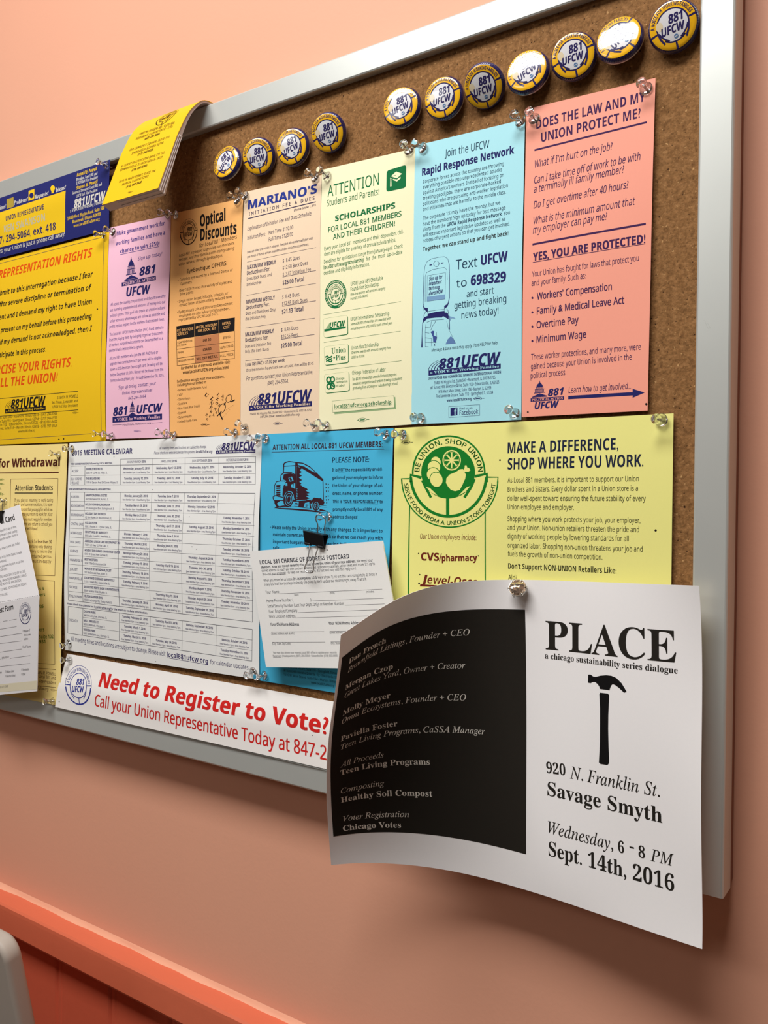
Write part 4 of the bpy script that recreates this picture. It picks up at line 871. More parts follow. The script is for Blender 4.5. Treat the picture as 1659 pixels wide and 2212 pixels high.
for i, t in enumerate(("JANUARY-MARCH ", "APRIL-JUNE ", "JULY-SEPTEMBER ", "OCTOBER-DECEMBER ")):
    xa, xb = XT[2 + i], XT[3 + i]; c = (xa + xb) / 2; w_ = len(t) * 2.1 + 12; f = lambda x: 1000.6 - (x - 260) * .0185
    p.text(FULL, 'R', t + '*2016*', (c - w_ / 2, f(c - w_ / 2)), (c + w_ / 2, f(c + w_ / 2)), 5.0, VIO, .00018); p.vrule(FULL, (xa, 992 - (xa - 260) * .02), (xa, 1004 - (xa - 260) * .015), .6, LN)
p.vrule(FULL, (552.4, 986), (552.4, 999), .8, LN)
table([(1063, 1065.6), (1296.5, 1344.2)], [
    ("AURORA", "HAMPTON INN & SUITES", "2423 Bushwood Dr, Aurora, IL", "Monday, January 25", "Tuesday, June 7", "Thursday, September 29", ""), ("BOLINGBROOK", "HOLIDAY INN BOLINGBROOK", "205 Remington Blvd, Bolingbrook, IL", "Tuesday, March 29", "Thursday, June 23", "Monday, September 12", ""),
    ("BOURBONNAIS", "HOLIDAY INN EXPRESS", "62 Ken Hayes Dr, Bourbonnais, IL", "Monday, March 21", "Thursday, June 30", "", "Tuesday, November 1"), ("CRYSTAL LAKE", "HOLIDAY INN", "800 S Route 31, Crystal Lake, IL", "", "Thursday, April 21", "Tuesday, August 23", "Monday, November 14"),
    ("DEERFIELD", "COURTYARD BY MARRIOTT", "800 Lake Cook Rd, Deerfield, IL", "Monday, February 1", "Thursday, June 2", "", "Thursday, October 27"), ("FOX LAKE", "AMERICAN LEGION LAKE REGION POST 703", "703 N US Hwy 12, Fox Lake, IL", "Thursday, March 3", "Monday, June 20", "", "Tuesday, October 25"),
    ("GURNEE", "HOLIDAY INN GURNEE CONVENTION CENTER", "6161 W Grand Ave, Gurnee, IL", "Monday, February 29", "", "Thursday, August 4", "Tuesday, December 6"), ("HAMMOND, IN", "BEST WESTERN", "3830 179th St, Hammond, IN", "Tuesday, January 19", "Tuesday, April 19", "Tuesday, July 26", "Tuesday, October 18"),
    ("JOLIET", "WINGATE BY WYNDHAM JOLIET", "101 McDonald Ave, Joliet, IL", "Thursday, February 18", "", "Monday, August 15", "Thursday, December 1"), ("NAPERVILLE", "COURTYARD CHICAGO NAPERVILLE", "1155 E Diehl Rd, Naperville, IL", "Tuesday, February 9", "", "Monday, August 1", "Thursday, November 10"),
    ("SKOKIE", "DOUBLETREE NORTH SHORE CONVENTION CTR.", "9599 Skokie Blvd, Skokie, IL", "", "Thursday, May 19", "Monday, August 29", "Tuesday, November 29"), ("TINLEY PARK", "HILTON GARDEN INN", "18335 LaGrange Rd, Tinley Park, IL", "Thursday, January 28", "Monday, April 25", "Tuesday, September 20", "")], 'Area')
table([(1310, 1360.2), (1368, 1428.9)], [("", "CHOPIN PARK", "3420 N Long Ave, Chicago, IL", "Tuesday, February 23", "Tuesday, April 5", "Monday, September 26", ""), ("CHICAGO", "NALC BRANCH 11", "3850 S Wabash, Chicago, IL", "Tuesday, March 1", "", "", "Monday, October 24"), ("", "WARREN PARK", "6601 N Western Ave, Chicago, IL", "Tuesday, March 15", "Tuesday, May 24", "", "Tuesday, November 15")], 'City')
p.cur = 'sheet'
p.text(C17, 'B', "Please check the calendar on local881ufcw.org for the most up-to-date information.", (175, 868), (1375, 1012), 28, VIO); p.rule(C17, (595, 930), (838, 958), 4, VIO)
p.text(FULL, 'R', "All meeting times and locations are subject to change. Please visit", (153.5, 1384), (357.5, 1417.5), 9.5, VIO); p.text(FULL, 'B', "local881ufcw.org", (360.5, 1418.5), (449.5, 1433.5), 10.5, VIO); p.rule(FULL, (360, 1420.5), (449.5, 1436), .9, VIO); p.text(FULL, 'R', "for calendar updates.", (454, 1434), (538.5, 1447), 9.5, VIO)
for x, y in ((246.5, 987), (329, 1058), (409, 1116), (415, 1181), (424.5, 1186), (404, 1236), (324, 1255), (193, 1381), (336, 1429)): hole(p, FULL, x, y, .9, GREY)
CAL = p

# --- blue and yellow representative card
CREAM = ink('ivory', 232, 214, 160)
p = Flat('poster', 'dark blue and yellow union representative card at the upper left of the board', 'poster',
         [(-150, 480), (238, 344.5), (236, 495), (-150, 597)], [.0085, .0085, .0040, .0040], .001, .0004, 10)
p.grid(paper_mat('paper_navy', 40, 44, 106, 1.05, rough=.42)); z = C22
p.cur = 'contact_panel'; p.quad(z, [(-560, 1165), (535, 798), (530, 1135), (-560, 1395)], YEL, .00014)
p.text(z, 'B', "UNION REPRESENTATIVE", (48, 1046), (356, 950), 38, NAVY, .00024); p.text(z, 'B', "KEN SWANSON", (35, 1142), (368, 1042), 58, ink('silver', 198, 190, 160), .00024); p.text(z, 'B', "(847) 294-5064, ext. 418", (-66, 1250), (454, 1116), 58, NAVY, .00024)
p.cur = 'sheet'
p.text(z, 'M', "Members: your Union is just a phone call away!", (-95, 1334), (530, 1168), 34, PALE, .0002)
for t, a, b_ in (("Questions?", (-60, 975), (48, 940)), ("Problems?", (112, 918), (226, 882)), ("Requests?", (284, 868), (395, 832)), ("Ideas?", (455, 812), (536, 786))): p.text(z, 'S', t, a, b_, 34, PALE, .0002)
fr = p.frame(z, 40, 750, 480, 960); fr.poly([(52, 868), (108, 850), (112, 930), (55, 948)], ink('gold', 176, 150, 60), .0002); fr.poly([(230, 800), (278, 784), (280, 868), (232, 884)], YEL, .0002); fr.disc((256, 838), 18, 22, NAVY, .0003); fr.disc((430, 780), 19, 24, YEL, .0003); fr.poly([(420, 800), (441, 796), (440, 818), (422, 822)], YEL, .0003)
fr.poly([(405, 815), (450, 800), (450, 822), (405, 838)], NAVY, .00028)
for st, t, a, b_, c, m in (('BI', "Ronald E. Powell", (626, 686), (790, 632), 28, YEL), ('S', "President, Local 881 and", (622, 722), (793, 668), 24, PALE), ('S', "UFCW Intl. Vice President", (622, 752), (797, 698), 24, PALE), ('BI', "Steven M. Powell", (622, 792), (795, 736), 28, YEL), ('S', "Secretary-Treasurer, Local 881 and", (590, 832), (830, 756), 24, PALE), ('S', "UFCW Intl. Vice President", (620, 858), (795, 802), 24, PALE), ('XI', "881UFCW", (604, 944), (860, 872), 72, PALE), ('S', "a VOICE for Working Families", (572, 978), (846, 898), 28, PALE), ('S', "10400 West Higgins Road, Suite 500", (550, 1040), (850, 950), 26, YEL), ('S', "Rosemont, Illinois 60018", (590, 1066), (820, 1000), 26, YEL), ('S', "www.local881ufcw.org", (600, 1100), (812, 1040), 26, YEL)): p.text(z, st, t, a, b_, c, m, .0002)
REP = p

# --- deep yellow sheet: representation rights
p = Flat('poster', 'deep yellow sheet on representation rights with slanted red and black lettering', 'poster',
         [(-150, 602), (236, 500), (228.5, 952), (-150, 966)], [.002, .0022, .002, .002], .0026, .0008, 11)
p.grid(paper_mat('paper_yellow', 222, 178, 24)); z = C22
p.vrule(z, (850, 1172), (826, 2770), 3, GREY); p.rule(z, (-400, 1495), (850, 1174), 3, GREY); p.rule(C23, (-400, 1272), (772, 1192), 3, GREY)
p.cur = 'heading'
p.text(z, 'BI', "REPRESENTATION RIGHTS", (-12, 1516), (750, 1338), 66, ORANGE); z = C23
p.text(z, 'BI', "EXERCISE YOUR RIGHTS.", (-128, 722), (583, 648), 70, ORANGE); p.text(z, 'BI', "CALL THE UNION!", (-72, 822), (470, 768), 70, ORANGE)
p.cur = 'sheet'; p.text(C22, 'BI', "submit to this interrogation because I fear", (-40, 1662), (756, 1500), 42, BLACK)
for t, a, b_ in (("suffer severe discipline or termination of", (-45, 170), (744, 22)), ("ment and I demand my right to have Union", (-38, 272), (748, 137)), ("present on my behalf before this proceeding", (5, 372), (747, 255)), ("if my demand is not acknowledged, then I", (0, 470), (749, 357)), ("participate in this process.", (-55, 580), (371, 527))): p.text(z, 'BI', t, a, b_, 40, BLACK)
p.rule(z, (-300, 938), (635, 849), 4, OLIVE); p.rule(z, (-300, 1078), (637, 1000), 4, OLIVE)
p.cur = 'logo'; ufcw_logo(p, z, (42, 1031), (372, 1003), (42, 912), BLACK, MATS['paper_yellow']); p.cur = 'sheet'
for t, a, b_, c in (("STEVEN M. POWELL", (467, 912), (635, 900), 24), ("Sec.-Treas., Local 881 and", (420, 952), (635, 937), 22), ("UFCW Intl. Vice President", (428, 986), (635, 973), 22)): p.text(z, 'I', t, a, b_, c, OLIVE)
for t, a, b_ in (("10400 West Higgins Road, Suite 500 • Rosemont, Illinois 60018 • (847) 294-5064", (-180, 1085), (464, 1040)), ("Five Lawrence Square, Suite 110 • Springfield, Illinois 62704 • (217) 544-0555", (-160, 1115), (464, 1073)), ("#1 Sunset Hills Executive Drive, Ste. 102 • Edwardsville, Illinois 62025 • (618) 692-6400", (-260, 1148), (466, 1104)), ("1616 W. Main Street, Suite 104 • Marion, Illinois 62959 • (618) 997-3828", (-130, 1168), (468, 1137)), ("www.local881ufcw.org", (148, 1186), (285, 1176))): p.text(z, 'R', t, a, b_, 20, OLIVE)
union_bug(p, z, 610, 1024, 34, 16, OLIVE, -.05); hole(p, z, 793, 180, 6); hole(p, z, 480, 1240, 6); hole(p, z, 518, 1236, 6)
YELLOW = p

# --- pale yellow sheet: withdrawal
WBR = ink('umber', 86, 40, 28); WGR = ink('moss', 84, 116, 40)
p = Flat('poster', 'pale yellow withdrawal sheet with a boxed column headed in bold at the lower left', 'poster',
         [(-150, 968), (146, 958.5), (130, 1525), (-150, 1470)], [.002, .002, .0082, .0082], .0016, .0006, 12)
p.grid(paper_mat('paper_straw', 230, 206, 132)); z = C14
p.cur = 'heading'; p.text(z, 'X', "for Withdrawal", (-14, 258), (477, 246), 66, WBR); p.rule(z, (-300, 304), (468, 297), 8, WBR)
p.cur = 'sheet'
p.text(z, 'B', "Attention Students", (120, 441), (420, 439), 42, BLACK); p.rule(z, (118, 461), (420, 461), 7, BLACK)
for a, b_ in (((87, 350), (462, 345)), ((60, 1108), (437, 1120)), ((60, 1135), (434, 1162)), ((60, 1800), (437, 1826)), ((60, 1832), (445, 1868)), ((60, 1975), (445, 2010))): p.rule(z, a, b_, 3, WBR)
for a, b_ in (((87, 350), (62, 1108)), ((462, 345), (437, 1120)), ((434, 1162), (437, 1826))): p.vrule(z, a, b_, 3, WBR)
for t, a, b_ in (("If  you  plan  on  returning  to  work  during", (116, 529), (421, 529)), ("breaks and summer vacations, it is espe-", (114, 564), (420, 564)), ("cially important that you apply for withdraw-", (113, 603), (419, 605)), ("al each time you return to work for 30 or", (112, 641), (418, 643)), ("more. Also you must reapply for member-", (112, 680), (417, 684)), ("ship each time you return to school, you", (110, 716), (416, 722)), ("must apply for withdrawal.", (110, 752), (300, 757)), ("If you plan to work for *less than 30*", (105, 856), (412, 862)), ("days, such as working only during", (104, 894), (411, 902)), ("breaks, it is necessary to inform the", (103, 930), (410, 940)), ("union. Cards not returned perma-", (101, 970), (409, 980)), ("nently could result in costly", (100, 1008), (407, 1020))): p.text(z, 'R', t, a, b_, 25, WBR)
for t, a, b_, c in (("Illinois &", (235, 1240), (353, 1233), 26), ("Members", (236, 1290), (360, 1282), 28), ("60018-3705", (216, 1386), (348, 1376), 28), ("Members", (230, 1566), (355, 1561), 28), ("Drive, Suite 102", (238, 1622), (426, 1618), 30), ("692-6931", (236, 1662), (362, 1657), 28), ("mem-", (-40, 363), (33, 361), 20), ("compo-", (-62, 398), (33, 396), 20), ("tion.", (-30, 434), (12, 434), 20), ("if it is dis-", (-80, 478), (33, 478), 20)): p.text(z, 'B', t, a, b_, c, WGR)
for t, a, b_ in (("STEVEN M. POWELL", (268, 1898), (443, 1916)), ("Sec.-Treas., Local 881 and", (200, 1918), (446, 1948)), ("UFCW Intl. Vice President", (208, 1958), (447, 1986)), ("www.local881ufcw.org", (190, 2010), (386, 2036))): p.text(z, 'I', t, a, b_, 24, WBR)
union_bug(p, z, 422, 2030, 34, 16, WBR, .1)
WITH = p

# --- white voter banner
p = Flat('banner', 'long white banner with big red lettering about registering to vote along the board bottom', 'banner',
         [(145, 1412), (790, 1528), (790, 1681), (119, 1527)], [.002, .003, .009, .0095], .0012, .0008, 13)
p.grid(paper_mat('paper_banner', 226, 221, 216)); z = C19
p.cur = 'emblem'; seal(p.frame(z, 95, 130, 290, 395), (188, 260), 76, 115, BLUE, .06, w=.05)
p.cur = 'lettering'
p.text(z, 'X', "Need to Register to Vote?", (290, 266), (1578, 536), 84, RED, res=3); p.text(z, 'M', "Call your Union Representative Today at 847-2", (270, 374), (1570, 680), 66, RED, res=3); p.text(z, 'M', "94-5064", (1576, 682), (1770, 728), 66, RED, res=2)
p.cur = 'sheet'
for x, y in ((112, 222), (118, 230), (72, 352), (862, 455), (1490, 540)): hole(p, z, x, y, 3, GREY)
BAN = p

# --- stack of change of address postcards under the binder clip
PIN_ = ink('print', 66, 66, 74)
CARDC = [(539, 1191), (826, 1168), (876, 1446), (574.5, 1441)]; CARDH = [.0150, .0140, .0150, .0160]
p = Flat('postcard', 'white change of address postcards hanging in a stack from the black binder clip', 'postcard', CARDC, CARDH, .0, .0, 14)
p.grid(paper_mat('card_white', 218, 216, 212), thick=.0022); z = C13
p.cur = 'heading'; p.text(z, 'B', "LOCAL 881 CHANGE OF ADDRESS POSTCARD", (160, 297), (1133, 231), 45, PIN_)
p.cur = 'sheet'
for st, t, a, b_, c in (('R', "*Members...have you moved recently? You must inform the union of your new address.* We need your", (172, 342), (1385, 264), 27), ('R', "correct address to reach you with contract updates and ratification materials, union news and more. It’s up to", (180, 379), (1408, 302), 27), ('R', "you—not your employer—to keep our records current. It’s fast and easy with this reply-card.", (187, 416), (1207, 352), 27), ('R', "When you move, let us know. *It’s as simple as 1-2-3!* Here’s how: 1) Fill out this card completely. 2) Drop it", (200, 486), (1432, 417), 28), ('R', "in any U.S. Mail Box (postage is already pre-paid). 3) We’ll update our records right away. That’s it.", (207, 528), (1318, 469), 28),
                        ('R', "Your  Name", (222, 614), (368, 609), 30), ('R', "(last)", (533, 638), (580, 635), 20), ('R', "(first)", (920, 618), (970, 615), 20), ('R', "(middle)", (1315, 604), (1400, 601), 20), ('R', "Home Phone Number (", (235, 708), (520, 698), 32), ('R', ")", (708, 692), (718, 692), 32), ('R', "Social Security Number (Last Four Digits Only) or Member Number", (245, 766), (1075, 736), 32), ('R', "Your  Employer/Company", (253, 823), (567, 813), 32), ('R', "Work Location Address", (260, 878), (545, 873), 32),
                        ('B', "Your Old Home Address", (272, 964), (585, 963), 32), ('B', "Your NEW Home Address", (905, 952), (1262, 947), 32), ('R', "(Street address, apt. #, etc.)", (282, 1059), (537, 1054), 22), ('R', "(Street address, apt. #, etc.)", (917, 1049), (1170, 1044), 22), ('R', "(City, State, Zip Code)", (293, 1169), (493, 1166), 24), ('R', "(City, State, Zip Code)", (930, 1164), (1130, 1161), 24), ('R', "You may also phone your nearest Local 881 office to update your records:", (302, 1266), (996, 1264), 22), ('R', "Rosemont (Headquarters): (847) 294-5064 • Edwardsville: (618) 692-6400", (302, 1302), (1004, 1300), 22)): p.text(z, st, t, a, b_, c, PIN_)
for a, b_ in (((370, 616), (1487, 567)), ((728, 694), (1503, 664)), ((1080, 741), (1512, 727)), ((570, 820), (1525, 788)), ((545, 879), (1530, 852)), ((282, 1031), (855, 1026)), ((917, 1024), (1480, 1017)), ((290, 1143), (867, 1141)), ((927, 1139), (1480, 1135)), ((250, 412), (440, 402)), ((302, 1308), (392, 1307))): p.rule(z, a, b_, 3, PIN_)
hole(p, z, 888, 140, 7, GREY)
POSTC = p

# --- two-panel white withdrawal card hanging at the left edge
CTOP = [(-75, 1131), (42, 1090), (84, 1287), (-45, 1312)]
p = Flat('form_card', 'white folded withdrawal card hanging over the pale yellow sheet at the left edge', 'card', CTOP, [.012, .012, .030, .030], .0, .0, 15)
p.cur = 'upper_panel'; p.grid(paper_mat('card_cool', 218, 214, 214), thick=.0012); z = C14
p.text(z, 'B', "Withdrawal Card", (-150, 755), (120, 677), 46, BLACK)
for t, a, b_ in (("unemployed for 30 days or more,", (-30, 780), (132, 736)), ("order to remain in good standing", (-30, 815), (138, 771)), ("and when the member returns to", (-25, 848), (145, 799)), ("from the first of your return to work date, if after", (-90, 942), (158, 868)), ("a Local Union in the United States, Canada", (-60, 1000), (173, 940)), ("be required.", (-5, 1018), (52, 1005)), ("Card, forward to your work location, or call the", (-80, 1075), (188, 1012)), ("(847) 294-5064.", (-20, 1086), (60, 1072)), ("BY CALLING THE UNION OFFICE, OR BY FILLING", (-70, 1155), (205, 1092)), ("WITHDRAWAL. WHEN THE WITHDRAWAL CARD IS", (-60, 1188), (213, 1122)), ("END OF THE MONTH OF APPLICATION.", (-50, 1212), (172, 1164)), ("DROP IN THE U.S. MAIL. NO POSTAGE NECESSARY.", (-70, 1258), (214, 1192)), ("DOTTED LINE.", (-15, 1290), (62, 1272))): p.text(z, 'I', t, a, b_, 19, GREY)
fr = p.frame(z, -50, 1240, 310, 1345)
for k in range(26): x = -40 + k * 13.4; fr.stroke([(x, 1338 - (x + 40) * .178), (x + 8, 1338 - (x + 48) * .178)], 2.5, GREY)
CARDROOT = p.build()
q = Flat('form_card', '', '', [(-45, 1312), (84, 1287), (80, 1493), (-40, 1505)], [.030, .030, .024, .024], .0, .0, 16)
q.cur = 'lower_panel'; q.grid(MATS['card_cool'], thick=.0012)
q.text(z, 'B', "Request Form", (-70, 1430), (106, 1388), 42, BLACK)
for a, b_ in (((-60, 1500), (5, 1488)), ((25, 1484), (60, 1478)), ((75, 1476), (132, 1466)), ((-60, 1556), (132, 1524)), ((-60, 1614), (175, 1578)), ((-60, 1668), (172, 1638)), ((-60, 1738), (172, 1704)), ((80, 1778), (242, 1756)), ((-60, 1790), (5, 1784)), ((-60, 1850), (240, 1818))): q.rule(z, a, b_, 2.5, GREY)
for t, a, b_, c in (("Please if", (190, 1571), (240, 1563), 19), ("this is a new", (192, 1600), (244, 1594), 16), ("address", (192, 1632), (224, 1628), 16), ("cell", (190, 1696), (207, 1694), 16), ("home", (216, 1693), (245, 1690), 16), ("EMPLOYED BY", (15, 1783), (72, 1774), 16), ("Military Leave", (52, 1893), (114, 1886), 18), ("Termination", (180, 1878), (232, 1872), 18), ("Return to School", (52, 1929), (122, 1922), 18), ("Other", (180, 1914), (204, 1910), 18), ("Home", (-20, 1902), (14, 1898), 18)): q.text(z, 'I', t, a, b_, c, GREY)
fr = q.frame(z, 20, 1540, 260, 1960)
for x, y in ((183, 1566), (181, 1694), (210, 1690), (42, 1890), (170, 1876), (42, 1926), (170, 1912)): fr.stroke([(x, y), (x + 7, y - 1), (x + 7, y - 13), (x, y - 12)], 1.6, GREY, closed=True)
seal(q.frame(z, 130, 1310, 270, 1530), (201, 1420), 49, 90, ink('card_navy', 44, 46, 92), -.06)
q.quad(z, [(-70, 1992), (297, 1955), (296, 2024), (-70, 2052)], ink('gum', 222, 212, 184), .00014); q.text(z, 'I', "REMOVE GLUE STRIP", (-50, 2022), (66, 2010), 18, GREY, .0002)
q.build(parent=CARDROOT)

for sh in (PINK, OPT, MAR, ATT, JOIN, LAW, MAKE, NOTE, CAL, REP, YELLOW, WITH, BAN, POSTC): sh.build()

# --- yellow booklet hooked over the top rail
class Book(Sheet):
    """cover bent along a profile (height, s); u runs along the board"""
    def __init__(s, name, label, cat, prof, x0, x1):
        super().__init__(name, label, cat); s.pr = np.array(prof, float); s.x0 = x0; s.w = x1 - x0
        d = np.concatenate([[0], np.cumsum(np.linalg.norm(np.diff(s.pr, axis=0), axis=1))]); s.d = d; s.h = d[-1]
        # smooth interpolation of the profile
        t = np.linspace(0, s.h, 160); H = np.interp(t, d, s.pr[:, 0]); S_ = np.interp(t, d, s.pr[:, 1]); k = np.hanning(15); k /= k.sum()
        def sm(a): return np.convolve(np.concatenate([2 * a[0] - a[7:0:-1], a, 2 * a[-1] - a[-2:-9:-1]]), k, 'valid')
        s.t, s.H, s.S = t, sm(H), sm(S_)
    def P(s, u, v):
        v = np.asarray(v, float); sl0 = v - np.clip(v, 0, s.h); v = np.clip(v, 0, s.h)
        return np.stack([s.x0 + np.asarray(u, float) + 0 * v, np.interp(v, s.t, s.S) + sl0 * .9, np.interp(v, s.t, s.H) + sl0 * -.3], -1)
BX0, BX1 = -0.662, -0.5855
front = [(-0.009, -0.3645), (-0.002, -0.3656), (0.006, -0.3656), (.0125, -.3642), (.0180, -.3608), (.0285, -.3498), (.0350, -.3395), (.0443, -.3205), (.0540, -.2955), (.0648, -.2683)]
p = Book('booklet', 'yellow booklet hooked over the top rail of the board with its pages showing', 'booklet', front, BX0, BX1)
p.cur = 'cover'; p.grid(paper_mat('cover_yellow', 228, 182, 17, 1.0, rough=.45), thick=.0004, du=.003); z = C24
BK = ink('brown_black', 70, 52, 12)
cu = p.px(z(830, 550), (.04, .04)) + np.array([.0015, -.0175]); fr = Art(p, lambda P: cu + np.asarray(P, float) * np.array([.0128, .0128])); seal(fr, (0, 0), 1.0, 1.0, BK, 0.0, w=.06)
for st, t, a, b_ in (('R', "10400 W. HIGGINS RD., SUITE 500", (548, 640), (1072, 470)), ('R', "ROSEMONT, ILLINOIS 60018 - 3705", (505, 710), (1050, 520)), ('B', "(847) 294-5064", (628, 715), (858, 632)), ('R', "FIVE LAWRENCE SQUARE, SUITE 110", (408, 880), (1002, 680)), ('R', "SPRINGFIELD, ILLINOIS 62704", (440, 930), (915, 762)), ('B', "(217) 544-0555", (530, 945), (762, 866)),
                     ('R', "#1 SUNSET HILLS EXECUTIVE DRIVE, STE. 102", (285, 1120), (932, 910)), ('R', "EDWARDSVILLE, ILLINOIS 62025 - 3671", (272, 1175), (895, 980)), ('B', "(618) 692-6400", (440, 1180), (672, 1102)), ('R', "1616 W. MAIN STREET, SUITE 104", (252, 1350), (795, 1182)), ('R', "MARION, ILLINOIS 62959", (300, 1392), (690, 1262)), ('B', "(618) 997-3828", (360, 1428), (588, 1350))): p.text(z, st, t, a, b_, 30, BK)
union_bug(p, z, 420, 1486, 50, 28, BK, -.3)
BROOT = p.build()
# block of pages under the cover: thicker towards the free edge
pg = MB(); t = np.linspace(0.003, p.h, 40); V = []
for x in (BX0 + .0006, BX1 - .0006):
    for side in (0, 1):
        for tt in t:
            c = p.P(np.array([0.0]), np.array([tt]))[0]; n = p.nrm(np.array([0.01]), np.array([min(tt, p.h - .0003)]))[0]
            d = .0005 if side == 0 else .0016 + .0076 * (tt / p.h) ** 1.4
            V.append(WX(x, c[1] - n[1] * d, c[2] - n[2] * d))
k = len(t); F = []
for e, o in ((0, False), (2 * k, True)):
    for i in range(k - 1): F.append((e + i, e + i + 1, e + k + i + 1, e + k + i))
for i in range(k - 1):
    F.append((i, i + 1, 2 * k + i + 1, 2 * k + i)); F.append((k + i, k + i + 1, 3 * k + i + 1, 3 * k + i))
F += [(0, k, 3 * k, 2 * k), (k - 1, 2 * k - 1, 4 * k - 1, 3 * k - 1)]
pm = bpy.data.materials.new('page_edges'); pm.use_nodes = True; nt = pm.node_tree; bs = nt.nodes['Principled BSDF']; bs.inputs['Roughness'].default_value = .8
pm_base = rgb(206, 190, 182); bs.inputs['Base Color'].default_value = pm_base; MATS['page_edges'] = pm
pgo = rel(pg.add(V, F).build('pages', pm), BROOT)
pl = MB()                                                       # a few leaves standing apart at the free edge
for kk, off in enumerate((.0022, .0041, .0061)):
    V = []
    for x in (BX0 + .02, BX1 + .0004 + .0003 * kk):
        for tt in np.linspace(p.h * .55, p.h - .0015 * (kk % 2) + .0006, 14):
            c = p.P(np.array([0.0]), np.array([tt]))[0]; n = p.nrm(np.array([0.01]), np.array([min(tt, p.h - .0003)]))[0]; d = off * (.35 + .65 * (tt / p.h))
            for q_ in (0, .00025): V.append(WX(x, c[1] - n[1] * (d + q_), c[2] - n[2] * (d + q_)))
    m_ = 14; F = []
    for i in range(m_ - 1):
        a = 2 * i; b2 = 2 * m_ + 2 * i; F += [(a, a + 2, b2 + 2, b2), (a + 1, a + 3, b2 + 3, b2 + 1), (b2, b2 + 2, b2 + 3, b2 + 1)]
    F.append((2 * m_ - 2, 2 * m_ - 1, 4 * m_ - 1, 4 * m_ - 2)); pl.add(V, F)
rel(pl.build('loose_leaves', mat('leaf', rgb(214, 200, 194), .8)), BROOT)

# --- curling event sheet (cubic B-spline surface, u right, v down)
NET = np.array([[[-3372,859,1233],[-3431,1015,1167],[-3571,1319,1034],[-3798,1769,839],[-3953,2249,640],[-4004,2590,533],[-4017,2765,494]],[[-3349,807,1088],[-3417,960,1022],[-3588,1250,896],[-3768,1720,691],[-3868,2222,508],[-3894,2573,423],[-3899,2751,393]],[[-3331,690,803],[-3417,834,735],[-3536,1151,588],[-3618,1662,403],[-3639,2195,284],[-3635,2555,244],[-3629,2735,235]],[[-3185,569,363],[-3206,743,301],[-3221,1098,212],[-3212,1638,141],[-3195,2179,114],[-3181,2538,114],[-3175,2718,117]],[[-2793,544,61],[-2782,725,60],[-2766,1085,49],[-2744,1625,65],[-2726,2164,93],[-2713,2523,110],[-2707,2703,117]],[[-2312,530,51],[-2308,709,63],[-2296,1068,78],[-2281,1607,119],[-2264,2145,158],[-2254,2504,186],[-2245,2683,175]],[[-1867,507,186],[-1860,687,197],[-1849,1047,210],[-1828,1586,227],[-1805,2125,231],[-1793,2484,249],[-1788,2664,265]],[[-1556,497,220],[-1549,677,211],[-1535,1035,222],[-1520,1573,270],[-1499,2112,281],[-1486,2472,297],[-1482,2650,315]],[[-1401,492,236],[-1393,670,208],[-1380,1032,203],[-1364,1567,279],[-1347,2105,315],[-1332,2466,314],[-1328,2644,336]]], float) * 1e-4
def bspl(n, t):
    k = 3; kn = np.concatenate([np.zeros(k), np.linspace(0, 1, n - k + 1), np.ones(k)]); t = np.clip(np.atleast_1d(t), 0, 1 - 1e-9)
    B = [((t >= kn[i]) & (t < kn[i + 1])).astype(float) for i in range(len(kn) - 1)]
    for d in range(1, k + 1):
        B = [((t - kn[i]) / (kn[i + d] - kn[i]) * B[i] if kn[i + d] > kn[i] else 0) + ((kn[i + d + 1] - t) / (kn[i + d + 1] - kn[i + 1]) * B[i + 1] if kn[i + d + 1] > kn[i + 1] else 0) for i in range(len(kn) - 1 - d)]
    return np.stack(B, -1)
class Curl(Sheet):
    EDGE = 0.005
    w, h = 0.2794, 0.2159
    def P(s, u, v):
        u = np.clip(np.asarray(u, float) / s.w, 0, 1); v = np.clip(np.asarray(v, float) / s.h, 0, 1)
        return np.einsum('ni,nj,ijk->nk', bspl(9, u.ravel()), bspl(7, v.ravel()), NET)
p = Curl('event_sheet', 'curling white and black event sheet with a hammer picture hanging from the jewelled pin', 'poster')
p.grid(paper_mat('paper_bright', 226, 222, 220), thick=.00018, du=.004); PL = ink('warm_grey', 226, 219, 207)
p.cur = 'black_panel'
u0, u1, v0, v1 = 0.0120 * p.w, 0.5519 * p.w, 0.0977 * p.h, 0.8853 * p.h
p.tris(np.array([(u0, v0), (u1, v0), (u1, v1), (u0, v1)]), [(0, 1, 2), (0, 2, 3)], CARBON, .00012)
z = C20
for st, t, a, b_, c in (('S', "Dan French", (176, 652), (446, 497), .0046), ('SI', "Brownfield Listings, Founder + CEO", (168, 716), (1056, 442), .0046), ('S', "Meegan Czop", (150, 842), (497, 685), .0046), ('SI', "Great Lakes Yard, Owner + Creator", (146, 900), (1023, 682), .0046), ('S', "Molly Meyer", (133, 1026), (480, 895), .0046), ('SI', "Omni Ecosystems, Founder + CEO", (127, 1085), (1030, 915), .0046), ('S', "Paviella Foster", (120, 1212), (531, 1100), .0046), ('SI', "Teen Living Programs, CaSSA Manager", (120, 1272), (1166, 1162), .0046),
                        ('SI', "All Proceeds", (118, 1400), (432, 1326), .0046), ('S', "Teen Living Programs", (118, 1457), (766, 1380), .0046), ('SI', "Composting", (122, 1590), (436, 1532), .0046), ('S', "Healthy Soil Compost", (122, 1655), (785, 1612), .0046), ('SI', "Voter Registration", (138, 1790), (617, 1760), .0046), ('S', "Chicago Votes", (138, 1860), (558, 1836), .0046)): p.text(z, st, t, a, b_, c, PL, .00026, res=2)
p.cur = 'heading'; z = C21
p.text(z, 'SR', "PLACE", (267, 438), (1028, 516), 165, CARBON, res=5); p.text(z, 'SR', "a chicago sustainability series dialogue", (262, 491), (1036, 580), 34, CARBON, res=2)
p.cur = 'event_details'
